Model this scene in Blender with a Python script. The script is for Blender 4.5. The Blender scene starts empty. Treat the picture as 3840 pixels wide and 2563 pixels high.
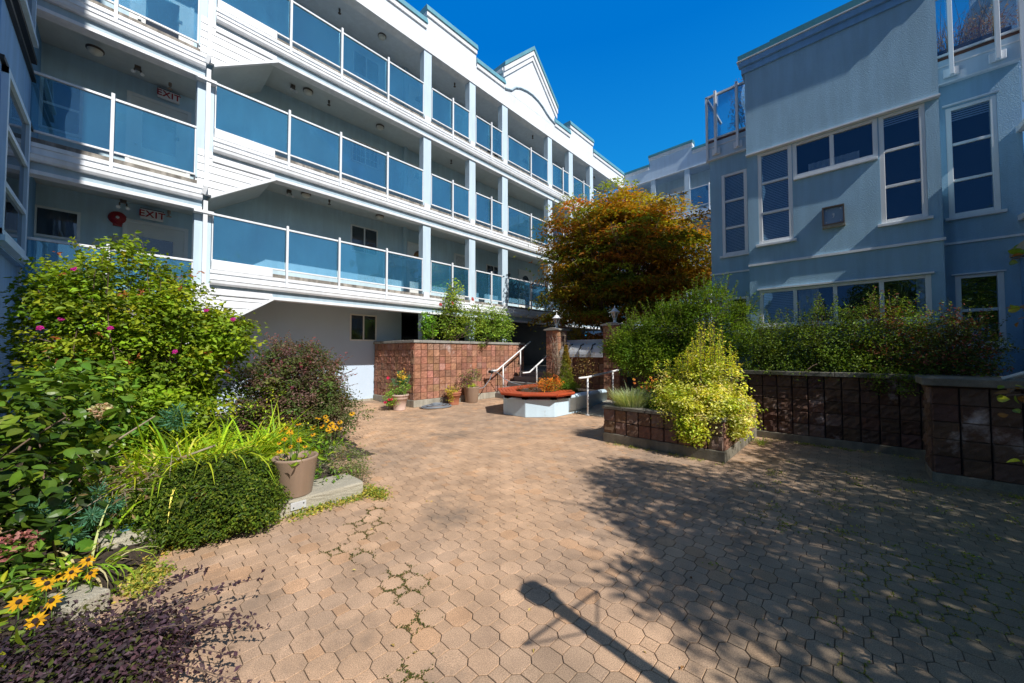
import bpy, math, random
import numpy as np
from mathutils import Vector, Matrix
random.seed(7)
rng = np.random.default_rng(11)
R = math.radians
S = bpy.context.scene
COL = S.collection

# ------------------------------------------------------------------ materials
def nodes(name):
    m = bpy.data.materials.new(name); m.use_nodes = True
    nt = m.node_tree; nt.nodes.clear()
    out = nt.nodes.new('ShaderNodeOutputMaterial')
    return m, nt, out

def mixrgb(nt, fac, a, b, blend='MIX'):
    n = nt.nodes.new('ShaderNodeMix'); n.data_type = 'RGBA'; n.blend_type = blend
    for sock, v in ((n.inputs[0], fac), (n.inputs[6], a), (n.inputs[7], b)):
        if isinstance(v, (int, float)): sock.default_value = v
        elif isinstance(v, tuple): sock.default_value = (*v[:3], 1)
        else: nt.links.new(v, sock)
    return n.outputs[2]

def noise(nt, vec, scale, detail=4, rough=.55):
    n = nt.nodes.new('ShaderNodeTexNoise'); n.inputs['Scale'].default_value = scale
    n.inputs['Detail'].default_value = detail; n.inputs['Roughness'].default_value = rough
    if vec is not None: nt.links.new(vec, n.inputs['Vector'])
    return n.outputs['Fac']

def ramp(nt, fac, stops):
    n = nt.nodes.new('ShaderNodeValToRGB')
    e = n.color_ramp.elements
    while len(e) < len(stops): e.new(.5)
    for k, (p, c) in enumerate(stops):
        e[k].position = p; e[k].color = (c, c, c, 1) if isinstance(c, (int, float)) else (*c, 1)
    nt.links.new(fac, n.inputs[0])
    return n.outputs[0]

def position(nt, scale=(1, 1, 1)):
    g = nt.nodes.new('ShaderNodeNewGeometry')
    m = nt.nodes.new('ShaderNodeMapping'); m.inputs['Scale'].default_value = scale
    nt.links.new(g.outputs['Position'], m.inputs['Vector'])
    return m.outputs['Vector']

def mat(name, col, rough=.6, var=.12, vs=2.5, bump=0., bs=60, streak=0., speck=0., metal=0., attr=False, spec=.5, grime=None, bdist=.01, spots=None):
    m, nt, out = nodes(name)
    b = nt.nodes.new('ShaderNodeBsdfPrincipled')
    p = position(nt)
    c = col
    if attr:
        a = nt.nodes.new('ShaderNodeVertexColor'); a.layer_name = 'Col'; c = a.outputs['Color']
    f = ramp(nt, noise(nt, p, vs), [(.3, 1 - var), (.7, 1 + var)])
    c = mixrgb(nt, 1., c, f, 'MULTIPLY')
    if streak:
        s = ramp(nt, noise(nt, position(nt, (5, 5, .5)), 1.6, 5), [(.42, 1 - streak), (.62, 1.)])
        c = mixrgb(nt, 1., c, s, 'MULTIPLY')
    if speck:
        s = ramp(nt, noise(nt, p, 190, 2), [(.33, 1 - speck), (.5, 1.), (.68, 1 + speck)])
        c = mixrgb(nt, 1., c, s, 'MULTIPLY')
    if spots:
        s = ramp(nt, noise(nt, p, 1.9, 5, .6), [(.3, .80), (.7, 1.12)]); c = mixrgb(nt, 1., c, s, 'MULTIPLY')
        g2 = ramp(nt, noise(nt, p, 5.5, 3), [(.70, 0.), (.76, .75)]); c = mixrgb(nt, g2, c, spots)
    if grime:
        g = ramp(nt, noise(nt, p, grime[1], 6, .65), [(grime[2], 0.), (grime[2] + .14, 1.)])
        c = mixrgb(nt, g, c, grime[0])
    nt.links.new(c, b.inputs['Base Color']) if not isinstance(c, tuple) else None
    b.inputs['Roughness'].default_value = rough
    b.inputs['Metallic'].default_value = metal
    b.inputs['Specular IOR Level'].default_value = spec
    if bump:
        bn = nt.nodes.new('ShaderNodeBump'); bn.inputs['Strength'].default_value = bump
        bn.inputs['Distance'].default_value = bdist
        nt.links.new(noise(nt, p, bs, 5, .6), bn.inputs['Height'])
        nt.links.new(bn.outputs[0], b.inputs['Normal'])
    nt.links.new(b.outputs[0], out.inputs[0])
    return m

def leafmat(name, trans=.35, rough=.5, spec=.22, gain=1.75):
    m, nt, out = nodes(name)
    a = nt.nodes.new('ShaderNodeVertexColor'); a.layer_name = 'Col'
    b = nt.nodes.new('ShaderNodeBsdfPrincipled')
    gc = mixrgb(nt, 1., a.outputs[0], (gain, gain, gain), 'MULTIPLY')
    nt.links.new(gc, b.inputs['Base Color'])
    b.inputs['Roughness'].default_value = rough; b.inputs['Specular IOR Level'].default_value = spec
    t = nt.nodes.new('ShaderNodeBsdfTranslucent')
    tc = mixrgb(nt, 1., a.outputs[0], (1.7 * gain, 1.5 * gain, .5 * gain), 'MULTIPLY')
    nt.links.new(tc, t.inputs[0])
    mx = nt.nodes.new('ShaderNodeMixShader'); mx.inputs[0].default_value = trans
    nt.links.new(b.outputs[0], mx.inputs[1]); nt.links.new(t.outputs[0], mx.inputs[2])
    nt.links.new(mx.outputs[0], out.inputs[0])
    return m

def glassmat(name, tint, refl, base=.12, sky_film=None, fres=.7):
    m, nt, out = nodes(name)
    tr = nt.nodes.new('ShaderNodeBsdfTransparent'); tr.inputs[0].default_value = (*tint, 1)
    gl = nt.nodes.new('ShaderNodeBsdfGlossy'); gl.inputs['Roughness'].default_value = .015
    gl.inputs[0].default_value = (*refl, 1)
    lw = nt.nodes.new('ShaderNodeLayerWeight'); lw.inputs[0].default_value = .45
    ma = nt.nodes.new('ShaderNodeMath'); ma.operation = 'MULTIPLY_ADD'
    ma.inputs[1].default_value = fres; ma.inputs[2].default_value = base
    nt.links.new(lw.outputs['Fresnel'], ma.inputs[0])
    bn = nt.nodes.new('ShaderNodeBump'); bn.inputs['Strength'].default_value = .14; bn.inputs['Distance'].default_value = .06
    nt.links.new(noise(nt, position(nt), 1.3, 1), bn.inputs['Height']); nt.links.new(bn.outputs[0], gl.inputs['Normal'])
    if sky_film:
        df = nt.nodes.new('ShaderNodeBsdfDiffuse'); df.inputs[0].default_value = (*sky_film[0], 1)  # diffuse blue film stands in for tint and sky reflection
        m0 = nt.nodes.new('ShaderNodeMixShader')
        dn = ramp(nt, noise(nt, position(nt, (1, 1, .35)), 2.2, 3), [(.3, sky_film[1] * .7), (.7, sky_film[1] * 1.3)]); oi = nt.nodes.new('ShaderNodeObjectInfo'); mm = nt.nodes.new('ShaderNodeMapRange'); mm.inputs[3].default_value = .55; mm.inputs[4].default_value = 1.5; nt.links.new(oi.outputs['Random'], mm.inputs[0])
        mu = nt.nodes.new('ShaderNodeMath'); mu.operation = 'MULTIPLY'; nt.links.new(dn, mu.inputs[0]); nt.links.new(mm.outputs[0], mu.inputs[1]); nt.links.new(mu.outputs[0], m0.inputs[0])
        nt.links.new(tr.outputs[0], m0.inputs[1]); nt.links.new(df.outputs[0], m0.inputs[2]); tr = m0
    mx = nt.nodes.new('ShaderNodeMixShader')
    nt.links.new(ma.outputs[0], mx.inputs[0]); nt.links.new(tr.outputs[0], mx.inputs[1]); nt.links.new(gl.outputs[0], mx.inputs[2])
    nt.links.new(mx.outputs[0], out.inputs[0])
    return m

def panemat(name, dark, base=.16, refl=(.85, .92, 1)):
    m, nt, out = nodes(name)
    d = nt.nodes.new('ShaderNodeBsdfDiffuse')
    c = mixrgb(nt, noise(nt, position(nt, (1, 1, .6)), 2.2, 2), tuple(x * .35 for x in dark), tuple(x * 1.6 for x in dark))
    nt.links.new(c, d.inputs[0])
    gl = nt.nodes.new('ShaderNodeBsdfGlossy'); gl.inputs['Roughness'].default_value = .012; gl.inputs[0].default_value = (*refl, 1)
    lw = nt.nodes.new('ShaderNodeLayerWeight'); lw.inputs[0].default_value = .4
    ma = nt.nodes.new('ShaderNodeMath'); ma.operation = 'MULTIPLY_ADD'
    ma.inputs[1].default_value = .6; ma.inputs[2].default_value = base
    nt.links.new(lw.outputs['Fresnel'], ma.inputs[0])
    bn = nt.nodes.new('ShaderNodeBump'); bn.inputs['Strength'].default_value = .06; bn.inputs['Distance'].default_value = .05
    nt.links.new(noise(nt, position(nt), 1.1, 1), bn.inputs['Height']); nt.links.new(bn.outputs[0], gl.inputs['Normal'])
    mx = nt.nodes.new('ShaderNodeMixShader')
    nt.links.new(ma.outputs[0], mx.inputs[0]); nt.links.new(d.outputs[0], mx.inputs[1]); nt.links.new(gl.outputs[0], mx.inputs[2])
    nt.links.new(mx.outputs[0], out.inputs[0])
    return m

MT = dict(
    white=mat('white_painted_trim', (.80, .83, .86), .45, .04, 1.5, streak=.10, bump=.03, bs=25),
    stucco=mat('pale_stucco', (.74, .80, .86), .8, .05, 1.2, bump=.25, bs=90, streak=.06),
    recess=mat('walkway_wall_stucco', (.56, .73, .82), .85, .08, 1.2, bump=.2, bs=90, streak=.08),
    ceiling=mat('soffit_paint', (.60, .65, .64), .8, .06, 1.4, streak=.05),
    column=mat('pale_blue_column_paint', (.56, .70, .80), .6, .04, 1.5, streak=.08),
    lowwall=mat('white_blue_lower_wall', (.54, .66, .80), .8, .04, 1., bump=.15, bs=90),
    band=mat('blue_grey_band', (.38, .50, .58), .6, .06, 2, streak=.1),
    teal=mat('teal_metal_flashing', (.13, .34, .42), .4, .08, 1.5, streak=.08),
    darkteal=mat('dark_teal_metal_flashing', (.05, .20, .26), .4, .08, 1.5, streak=.08),
    deck=mat('weathered_deck_edge', (.34, .31, .27), .9, .3, 9, bump=.4, bs=40, streak=.5),
    brownedge=mat('brown_deck_edge', (.13, .06, .045), .8, .2, 6, bump=.3, bs=40),
    blue=mat('blue_textured_stucco', (.30, .495, .645), .85, .08, .7, bump=.8, bs=70, streak=.10, bdist=.012),
    blue2=mat('blue_wing_stucco', (.20, .41, .68), .8, .06, .8, bump=.3, bs=60, streak=.12),
    wingwhite=mat('wing_window_paint', (.52, .74, .95), .5, .05, 1.5, streak=.08),
    black=mat('dark_trim', (.012, .014, .016), .5, .1),
    asphalt=mat('walkway_floor', (.22, .21, .20), .9, .15, 5, bump=.2),
    passage=mat('shade_toned_passage_wall', (.05, .06, .07), .9, .2, 1),  # the passage's shade is put into this dark wall colour
    core=mat('dark_mound_core', (.010, .016, .005), 1., .3, 20, spec=0.),  # near-black shell backing the leaves of the clipped mound
    blind=mat('pale_window_blind', (.72, .74, .74), .8, .08, 3),
    interior=mat('dark_interior', (.02, .022, .025), .9, .3, 1),
    capshade=mat('shade_toned_mossy_coping', (.15, .14, .115), .95, .3, 5, bump=.6, bs=45, speck=.25, grime=((.07, .075, .035), 2.4, .52)),  # darker copy of cap: tree shade put into the colour, plus moss
    footshade=mat('shade_toned_dirty_footing', (.21, .19, .145), .95, .25, 3, bump=.5, bs=45, speck=.2, streak=.25, grime=((.09, .085, .05), 2.0, .55)),  # concrete darkened to carry the shade, plus real dirt
    kerb=mat('speckled_kerb_concrete', (.37, .34, .265), .95, .12, 2.2, bump=.7, bs=55, speck=.32, grime=((.20, .19, .10), 3.2, .62)),
    skywhite=mat('sky_tinted_stucco', (.58, .73, .88), .8, .05, 1.2, bump=.2, bs=90, streak=.05),  # stucco with the blue cast of the sky put into its colour
    concrete=mat('old_concrete', (.40, .37, .30), .9, .16, 3, bump=.6, bs=45, streak=.22, speck=.22, grime=((.16, .17, .08), 1.6, .60)),
    cap=mat('grey_coping_concrete', (.30, .29, .26), .9, .2, 4, bump=.5, bs=45, speck=.2, grime=((.10, .10, .06), 2.4, .55)),
    block=mat('split_face_red_block', (.3, .12, .07), .95, .22, 5, bump=.8, bs=55, speck=.2, attr=True, grime=((.50, .40, .36), 1.5, .61)),
    mortar=mat('dark_mortar', (.045, .028, .02), .95, .3, 8),
    redwood=mat('red_bench_paint', (.50, .085, .03), .4, .12, 4, bump=.08, bs=30, streak=.12),
    planterblue=mat('pale_blue_painted_planter', (.58, .75, .86), .7, .05, 1.5, bump=.25, bs=50, streak=.05, grime=((.36, .38, .36), 2.2, .62)),
    pole=mat('white_tube_rail', (.82, .83, .83), .35, .05, 3, streak=.05),
    greypole=mat('grey_blue_rail', (.42, .52, .60), .4, .05, 3),
    tan=mat('taupe_glazed_pot', (.33, .23, .165), .38, .08, 2, streak=.12),
    terra=mat('terracotta_pot', (.46, .17, .09), .7, .12, 4, bump=.1, bs=60, streak=.15),
    cream=mat('faded_pink_pot', (.58, .42, .35), .7, .1, 4, streak=.15),
    soil=mat('garden_soil', (.055, .038, .026), .98, .35, 14, bump=1, bs=40, bdist=.03),
    joint=mat('sandy_paver_joint', (.075, .055, .035), .98, .4, 11, bump=.6, bs=90, grime=((.07, .095, .022), 1.1, .56)),
    paver=mat('octagon_paver', (.4, .25, .15), .9, .17, 3.5, bump=.25, bs=150, speck=.36, attr=True, grime=((.19, .14, .10), .75, .56), bdist=.003, spots=(.13, .085, .06)),
    hose=mat('grey_hose', (.20, .23, .27), .45, .1, 5),
    metal=mat('galvanised_plate', (.62, .64, .66), .4, .08, 6, metal=.3),
    corr=mat('grey_corrugated_cover', (.52, .55, .58), .45, .06, 3, streak=.1),
    signred=mat('exit_sign_red', (.42, .012, .02), .5, .05),
    signface=mat('exit_sign_face', (.92, .88, .86), .5, .05),
    bell=mat('red_alarm_bell', (.33, .012, .018), .35, .06),
    paper=mat('notice_paper', (.55, .54, .46), .8, .05),
    dooroff=mat('off_white_door', (.74, .76, .74), .5, .04),
    lampglass=mat('opal_lamp', (.74, .72, .62), .3, .04),
    lampdark=mat('smoked_lamp_glass', (.16, .18, .19), .12, .1),
    frame=mat('white_vinyl_frame', (.78, .80, .80), .4, .03),
    curtain=mat('pale_curtain', (.55, .57, .57), .9, .2, 9),
    wood=mat('grey_twig_bark', (.15, .10, .07), .9, .25, 12, bump=.5, bs=50),
    paletwig=mat('pale_dry_twig', (.34, .27, .20), .9, .2, 12),
    bronze=mat('brown_bronze_frame', (.10, .075, .06), .5, .15, 6),
    plaque=mat('blue_grey_plaque', (.24, .34, .46), .35, .06, 4),
    leaf=leafmat('leaf'), gloss=leafmat('glossy_leaf', .28, .36, .4, 1.2), petal=leafmat('petal', .3, .6, .2, 1.1),
    maple=leafmat('maple_leaf', .42, .5, .2, 2.3), dryleaf=leafmat('dry_blade', .25, .7, .2, 1.2),
    rail=glassmat('blue_tinted_rail_glass', (.72, .88, .96), (.50, .86, 1.0), .12, ((.10, .45, .74), .15), .5),
    clear=glassmat('clear_glass', (.80, .86, .88), (.9, .95, 1), .06),
    pane=panemat('window_pane', (.03, .036, .042), .06),
    bpane=glassmat('window_glass', (.82, .88, .92), (.75, .9, 1.0), .05, None, .5),
    paneblue=panemat('sky_window_pane', (.012, .022, .035), .20),
    panedim=panemat('dim_window_pane', (.05, .055, .06), .05),
)

# ------------------------------------------------------------------ mesh builder
class MB:
    def __init__(s): s.v = []; s.f = []
    def add(s, vs, fs):
        o = len(s.v); s.v += [tuple(p) for p in vs]; s.f += [tuple(i + o for i in f) for f in fs]; return s
    def box(s, x0, x1, y0, y1, z0, z1):
        if x0 > x1: x0, x1 = x1, x0
        if y0 > y1: y0, y1 = y1, y0
        if z0 > z1: z0, z1 = z1, z0
        return s.add([(x0, y0, z0), (x1, y0, z0), (x1, y1, z0), (x0, y1, z0), (x0, y0, z1), (x1, y0, z1), (x1, y1, z1), (x0, y1, z1)],
                     [(0, 3, 2, 1), (4, 5, 6, 7), (0, 1, 5, 4), (1, 2, 6, 5), (2, 3, 7, 6), (3, 0, 4, 7)])
    def prism(s, poly, axis, a, b):
        # poly: 2D points in the two other axes (in order x,y,z), extruded along axis from a to b
        def mk(p, t):
            return (t, p[0], p[1]) if axis == 0 else (p[0], t, p[1]) if axis == 1 else (p[0], p[1], t)
        n = len(poly)
        return s.add([mk(p, a) for p in poly] + [mk(p, b) for p in poly],
                     [tuple(range(n))[::-1], tuple(range(n, 2 * n))] + [(i, (i + 1) % n, n + (i + 1) % n, n + i) for i in range(n)])
    def tube(s, path, r, n=8, cap=True):
        path = [Vector(p) for p in path]; rs = r if isinstance(r, (list, tuple)) else [r] * len(path)
        o = len(s.v); up = None
        for k, p in enumerate(path):
            t = (path[min(k + 1, len(path) - 1)] - path[max(k - 1, 0)])
            t = t.normalized() if t.length > 1e-9 else Vector((0, 0, 1))
            if up is None: up = t.orthogonal().normalized()
            else:
                up = up - t * up.dot(t)
                up = up.normalized() if up.length > 1e-6 else t.orthogonal().normalized()
            w = t.cross(up)
            for j in range(n):
                a = 2 * math.pi * j / n
                s.v.append(tuple(p + (up * math.cos(a) + w * math.sin(a)) * rs[k]))
        for k in range(len(path) - 1):
            for j in range(n):
                a = o + k * n; s.f.append((a + j, a + (j + 1) % n, a + n + (j + 1) % n, a + n + j))
        if cap:
            s.f.append(tuple(o + j for j in range(n))[::-1]); e = o + (len(path) - 1) * n
            s.f.append(tuple(e + j for j in range(n)))
        return s
    def lathe(s, c, prof, n=24, rot=0.):
        o = len(s.v)
        for r, z in prof:
            for j in range(n):
                a = 2 * math.pi * j / n + rot; s.v.append((c[0] + r * math.cos(a), c[1] + r * math.sin(a), c[2] + z))
        for k in range(len(prof) - 1):
            for j in range(n):
                a = o + k * n; s.f.append((a + j, a + (j + 1) % n, a + n + (j + 1) % n, a + n + j))
        return s
    def build(s, name, m, parent=None, smooth=False, bevel=0.):
        me = bpy.data.meshes.new(name); me.from_pydata(s.v, [], s.f); me.update()
        return link(name, me, m, parent, smooth, bevel)

def link(name, me, m, parent=None, smooth=False, bevel=0.):
    me.materials.append(m)
    o = bpy.data.objects.new(name, me); COL.objects.link(o)
    if parent is not None:
        o.parent = parent
        p = parent; w = Vector((0, 0, 0))
        while p is not None: w += p.location; p = p.parent
        o.location = -w
    me.polygons.foreach_set('use_smooth', [bool(smooth)] * len(me.polygons))
    if bevel:
        b = o.modifiers.new('bevel', 'BEVEL'); b.width = bevel; b.segments = 2; b.limit_method = 'ANGLE'; b.angle_limit = R(40)
    return o

def thing(name, label, cat, loc=(0, 0, 0), group=None):
    o = bpy.data.objects.new(name, None); COL.objects.link(o); o.location = loc
    o.empty_display_size = .2
    o['label'] = label; o['category'] = cat
    if group: o['group'] = group
    return o
def tag(o, label, cat, group=None, kind=None):
    if label: o['label'] = label
    if cat: o['category'] = cat
    if group: o['group'] = group
    if kind: o['kind'] = kind
    return o
def copy_tree(o, parent=None):
    c = o.copy(); COL.objects.link(c); c.parent = parent
    for ch in list(o.children): copy_tree(ch, c)
    return c

# numpy mesh with per-vertex colours
def npmesh(name, V, F, C, m, parent=None, smooth=False):
    me = bpy.data.meshes.new(name)
    V = np.asarray(V, np.float32); F = np.asarray(F, np.int32)
    me.vertices.add(len(V)); me.vertices.foreach_set('co', V.ravel())
    k = F.shape[1]
    me.loops.add(F.size); me.loops.foreach_set('vertex_index', F.ravel())
    me.polygons.add(len(F)); me.polygons.foreach_set('loop_start', np.arange(0, F.size, k, dtype=np.int32))
    me.polygons.foreach_set('loop_total', np.full(len(F), k, np.int32))
    if C is not None:
        a = me.color_attributes.new('Col', 'FLOAT_COLOR', 'POINT')
        C4 = np.ones((len(V), 4), np.float32); C4[:, :3] = C; a.data.foreach_set('color', C4.ravel())
    me.update(calc_edges=True); me.validate()
    return link(name, me, m, parent, smooth)

def unit(a): return a / np.maximum(np.linalg.norm(a, axis=-1, keepdims=True), 1e-9)

def pal(cols, n, jit=.18):
    cols = np.array(cols, float)
    w = rng.integers(0, len(cols), n)
    c = cols[w] * (1 + rng.normal(0, jit, (n, 1))) * (1 + rng.normal(0, jit * .3, (n, 3)))
    return np.clip(c, .002, 1)

def leaves(P, size, cols, dirs=None, up=.6, aspect=.5, fold=.18, jit=.18, droop=0., nseg=1, out=.4):
    """P (n,3) leaf bases -> V,F,C; each leaf is a folded pointed blade"""
    n = len(P)
    sz = np.asarray(size) * (1 + rng.normal(0, .22, n)) if np.ndim(size) == 0 else np.asarray(size)
    sz = np.abs(sz)[:, None]
    d = rng.normal(0, 1, (n, 3)); d[:, 2] *= .55
    if dirs is not None: d = unit(dirs) * out + unit(d)
    d[:, 2] -= droop; d = unit(d)
    nrm = rng.normal(0, 1, (n, 3)) * .75; nrm[:, 2] += up * 1.4
    if dirs is not None: nrm += unit(dirs) * (1.1 - .6 * out)
    if out < .8 and dirs is not None:
        nrm = unit(nrm); d = unit(d - nrm * (nrm * d).sum(1, keepdims=True))
    else:
        nrm = unit(nrm - d * (nrm * d).sum(1, keepdims=True))
    s = np.cross(nrm, d)
    C = cols if isinstance(cols, np.ndarray) and len(cols) == n else pal(cols, n, jit)
    w = aspect * sz * .5
    if nseg == 1:
        V = np.stack([P, P + d * sz * .45 + s * w + nrm * fold * sz, P + d * sz, P + d * sz * .45 - s * w + nrm * fold * sz], 1).reshape(-1, 3)
        i = np.arange(n)[:, None] * 4
        F = np.concatenate([i + [0, 2, 1], i + [0, 3, 2]], 0)
        return V, F, np.repeat(C, 4, 0)
    rows = [(0, .0), (.18, .72), (.42, 1.), (.68, .78), (.88, .34)]
    L = []
    for t, ww in rows:
        c = P + d * sz * t - nrm * sz * (t ** 2) * .22
        L += [c + s * w * ww + nrm * fold * sz * ww * .6, c, c - s * w * ww + nrm * fold * sz * ww * .6]
    L.append(P + d * sz - nrm * sz * .22)
    V = np.stack(L, 1).reshape(-1, 3); k = len(L); i = np.arange(n)[:, None] * k
    F = []
    for r in range(4):
        a = r * 3
        for q in ((a, a + 3, a + 1), (a + 3, a + 4, a + 1), (a + 1, a + 4, a + 2), (a + 4, a + 5, a + 2)): F.append(i + list(q))
    F += [i + [12, 15, 13], i + [13, 15, 14]]
    cc = np.repeat(C, k, 0).reshape(n, k, 3); cc[:, 1::3] *= 1.15
    return V, np.concatenate(F, 0), cc.reshape(-1, 3)

def cat(parts):
    V = []; F = []; C = []; o = 0
    for v, f, c in parts:
        V.append(v); F.append(f + o); C.append(c); o += len(v)
    return np.concatenate(V), np.concatenate(F), np.concatenate(C)

def clumps(c, rad, m, shell=.55, flat=1., low=-1.):
    """m clump centres inside an ellipsoid, denser near the shell"""
    out = []
    while len(out) < m:
        p = rng.normal(0, 1, 3); p /= np.linalg.norm(p)
        if p[2] < low: continue
        r = shell + (1 - shell) * rng.random() ** .7
        out.append(np.array(c) + p * r * np.array(rad) * (1 + rng.normal(0, .07)))
    return np.array(out)

def cloud(cent, per, spread, centre=None, squash=.7):
    n = len(cent) * per
    b = np.repeat(cent, per, 0)
    P = b + rng.normal(0, 1, (n, 3)) * spread * np.array([1, 1, squash])
    d = P - (b if centre is None else np.array(centre))
    return P, d

def stems(base, tips, r0, r1, sag=.12, n=5, seg=5, spread=.08):
    mb = MB()
    for t in tips:
        b = Vector(base) + Vector((random.gauss(0, spread), random.gauss(0, spread), 0)); t = Vector(t)
        mid = b.lerp(t, .5) + Vector((random.gauss(0, sag), random.gauss(0, sag), abs(random.gauss(0, sag))))
        pts = [(b * (1 - u) ** 2 + mid * 2 * u * (1 - u) + t * u * u) for u in [k / seg for k in range(seg + 1)]]
        mb.tube(pts, [r0 + (r1 - r0) * k / seg for k in range(seg + 1)], n, False)
    return mb

def blades(bases, dirs, length, width, cols, arch=.9, seg=6, jit=.15, lift=1.0):
    """arching strap leaves"""
    n = len(bases)
    L = length * (1 + rng.normal(0, .2, n)); L = np.abs(L)[:, None]
    dh = unit(np.asarray(dirs) * np.array([1, 1, 0]) + 1e-6)
    side = np.stack([-dh[:, 1], dh[:, 0], np.zeros(n)], 1)
    a0 = (lift + rng.normal(0, .18, n))[:, None]; bend = (arch * (1 + rng.normal(0, .3, n)))[:, None]
    P = np.array(bases, float); rows = []
    for k in range(seg + 1):
        t = k / seg
        w = width * (1 - t ** 1.8) * (.55 + .9 * t if t < .5 else 1.) * .5 + .0006
        c = P.copy()
        rows += [c + side * w + np.array([0, 0, .3 * w]), c - side * w + np.array([0, 0, .3 * w])]
        ang = a0 - bend * (t + .5 / seg) ** 1.3
        P = P + (dh * np.cos(ang) + np.array([0, 0, 1]) * np.sin(ang)) * L / seg
    V = np.stack(rows, 1).reshape(-1, 3); k2 = (seg + 1) * 2; i = np.arange(n)[:, None] * k2
    F = np.concatenate([i + [2 * k, 2 * k + 1, 2 * k + 3, 2 * k + 2] for k in range(seg)], 0)
    C = cols if isinstance(cols, np.ndarray) and len(cols) == n else pal(cols, n, jit)
    return V, F, np.repeat(C, k2, 0)
# ------------------------------------------------------------------ left apartment block
FX = -10.3          # facade plane
WX = -11.9          # recessed walkway wall
LV = (4.70, 7.65, 10.61)      # top-rail heights, main part
LL = (3.60, 6.51, 9.42)       # top-rail heights, part beside the wing
bl = thing('apartment_block', 'long white apartment block with glass-railed open walkways and gable along the left', 'building', (-11.9, 6, 0))

w = MB().box(WX - .3, WX, -1.25, 21.4, 3.2, 12.3)
w.build('walkway_wall', MT['recess'], bl)
w = MB().box(WX - .3, WX - .06, -1.25, 6.9, .06, 3.19)
MB().box(-14.3, WX - .3, 6.6, 6.9, 0, 3.19).box(-14.5, -14.2, 6.9, 21, 0, 3.19).box(-14.4, WX, 6.9, 21, 3.0, 3.19).box(-13.2, -13.1, 8.2, 21, .9, 3.19).build('passage_wall', MT['passage'], bl)
w.build('ground_floor_wall', MT['lowwall'], bl)
MB().box(WX - .07, WX - .03, -1.2, 6.0, 0, .07).build('plinth', MT['concrete'], bl)

def band_set(Rz, y0, y1, curb=None):
    """slab edge seen from the court: slab with its fascia, gutter, trim and deck edge"""
    sl = MB().box(WX, FX - .25, y0, y1, Rz - 1.5, Rz - 1.26).box(FX - .25, FX, y0, y1, Rz - 1.79, Rz - 1.26).build('floor_slab', MT['ceiling'], bl)
    MB().box(FX, FX + .006, y0, y1, Rz - 1.74, Rz - 1.59).build('shadow_board', MT['band'], sl)
    MB().box(FX - .2, FX + .035, y0, y1, Rz - 1.81, Rz - 1.74).build('bottom_trim', MT['white'], sl, bevel=.006)
    MB().prism([(FX + .005, Rz - 1.60), (FX + .075, Rz - 1.60), (FX + .10, Rz - 1.56), (FX + .105, Rz - 1.50), (FX + .12, Rz - 1.485), (FX + .005, Rz - 1.485)], 1, y0, y1 + .0).build('gutter', MT['white'], sl)
    MB().box(FX - .03, FX + .022, y0, y1, Rz - 1.484, Rz - 1.34).box(FX - .03, FX + .045, y0, y1, Rz - 1.34, Rz - 1.265).build('fascia_board', MT['white'], sl, bevel=.004)
    MB().box(WX, FX - .01, y0, y1, Rz - 1.259, Rz - 1.17).build('deck_edge', MT['deck'], sl)
    if curb:
        MB().box(FX - .10, FX + .05, curb[0], curb[1], Rz - 1.262, Rz - 1.06).build('curb', MT['white'], sl, bevel=.006)
    return sl

for Rz in LV: band_set(Rz, 1.28, 21.2, (1.30, 2.46))
for Rz in LL: band_set(Rz, -1.25, 1.12)

COLS = [(6.71, 7.01), (8.69, 8.99), (10.43, 10.75), (13.47, 13.79), (15.2, 15.55), (17.2, 17.52)]
for k, Rz in enumerate(LV):
    top = 11.8 if k == 2 else LV[k + 1] - 1.80
    for a, b in COLS:
        c = MB().box(FX - .27, FX - .012, a, b, Rz - 1.17, top).build('column', MT['column'], bl, bevel=.008)
        MB().box(FX - .2, FX + .03, a + .02, b - .06, Rz - 1.262, Rz - 1.10).build('column_base', MT['white'], c)
for a, b in COLS[:3]:
    MB().box(FX - .27, FX - .012, a, b, 0, LV[0] - 1.80).build('column', MT['column'], bl, bevel=.008)

def railing(Rz, y0, y1, posts, cols=True):
    rl = MB().box(FX - .045, FX + .012, y0, y1, Rz - .045, Rz).box(FX - .035, FX + .0, y0, y1, Rz - 1.07, Rz - 1.03).box(FX - .03, FX - .004, y0, y0 + .025, Rz - 1.069, Rz - .001).box(FX - .03, FX - .004, y1 - .025, y1, Rz - 1.069, Rz - .001).build('railing', MT['white'], bl, bevel=.006)
    for p in posts:
        MB().box(FX + .014, FX + .07, p - .026, p + .026, Rz - 1.53, Rz + .06).box(FX + .024, FX + .05, p - .085, p + .085, Rz - 1.50, Rz - 1.45).build('post', MT['white'], rl, bevel=.006)
    ys = [y0] + list(posts) + [y1]
    for a, b in zip(ys[:-1], ys[1:]):
        MB().box(FX - .022, FX - .014, a + .03, b - .03, Rz - 1.035, Rz - .04).build('glass_pane', MT['rail'], rl)
    return rl
SPANS = [(1.30, 6.70, (2.76, 4.02, 5.41)), (7.02, 8.68, (7.88,)), (9.0, 10.42, (9.77,)), (10.76, 13.46, (12.17,)), (13.8, 15.19, (14.6,)), (15.56, 17.19, (16.47,)), (17.53, 21.1, (19.1,))]
for Rz in LV:
    for a, b, p in SPANS: railing(Rz, a, b, p)
for Rz in LL: railing(Rz, -1.22, 1.0, (-.22,))

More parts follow.
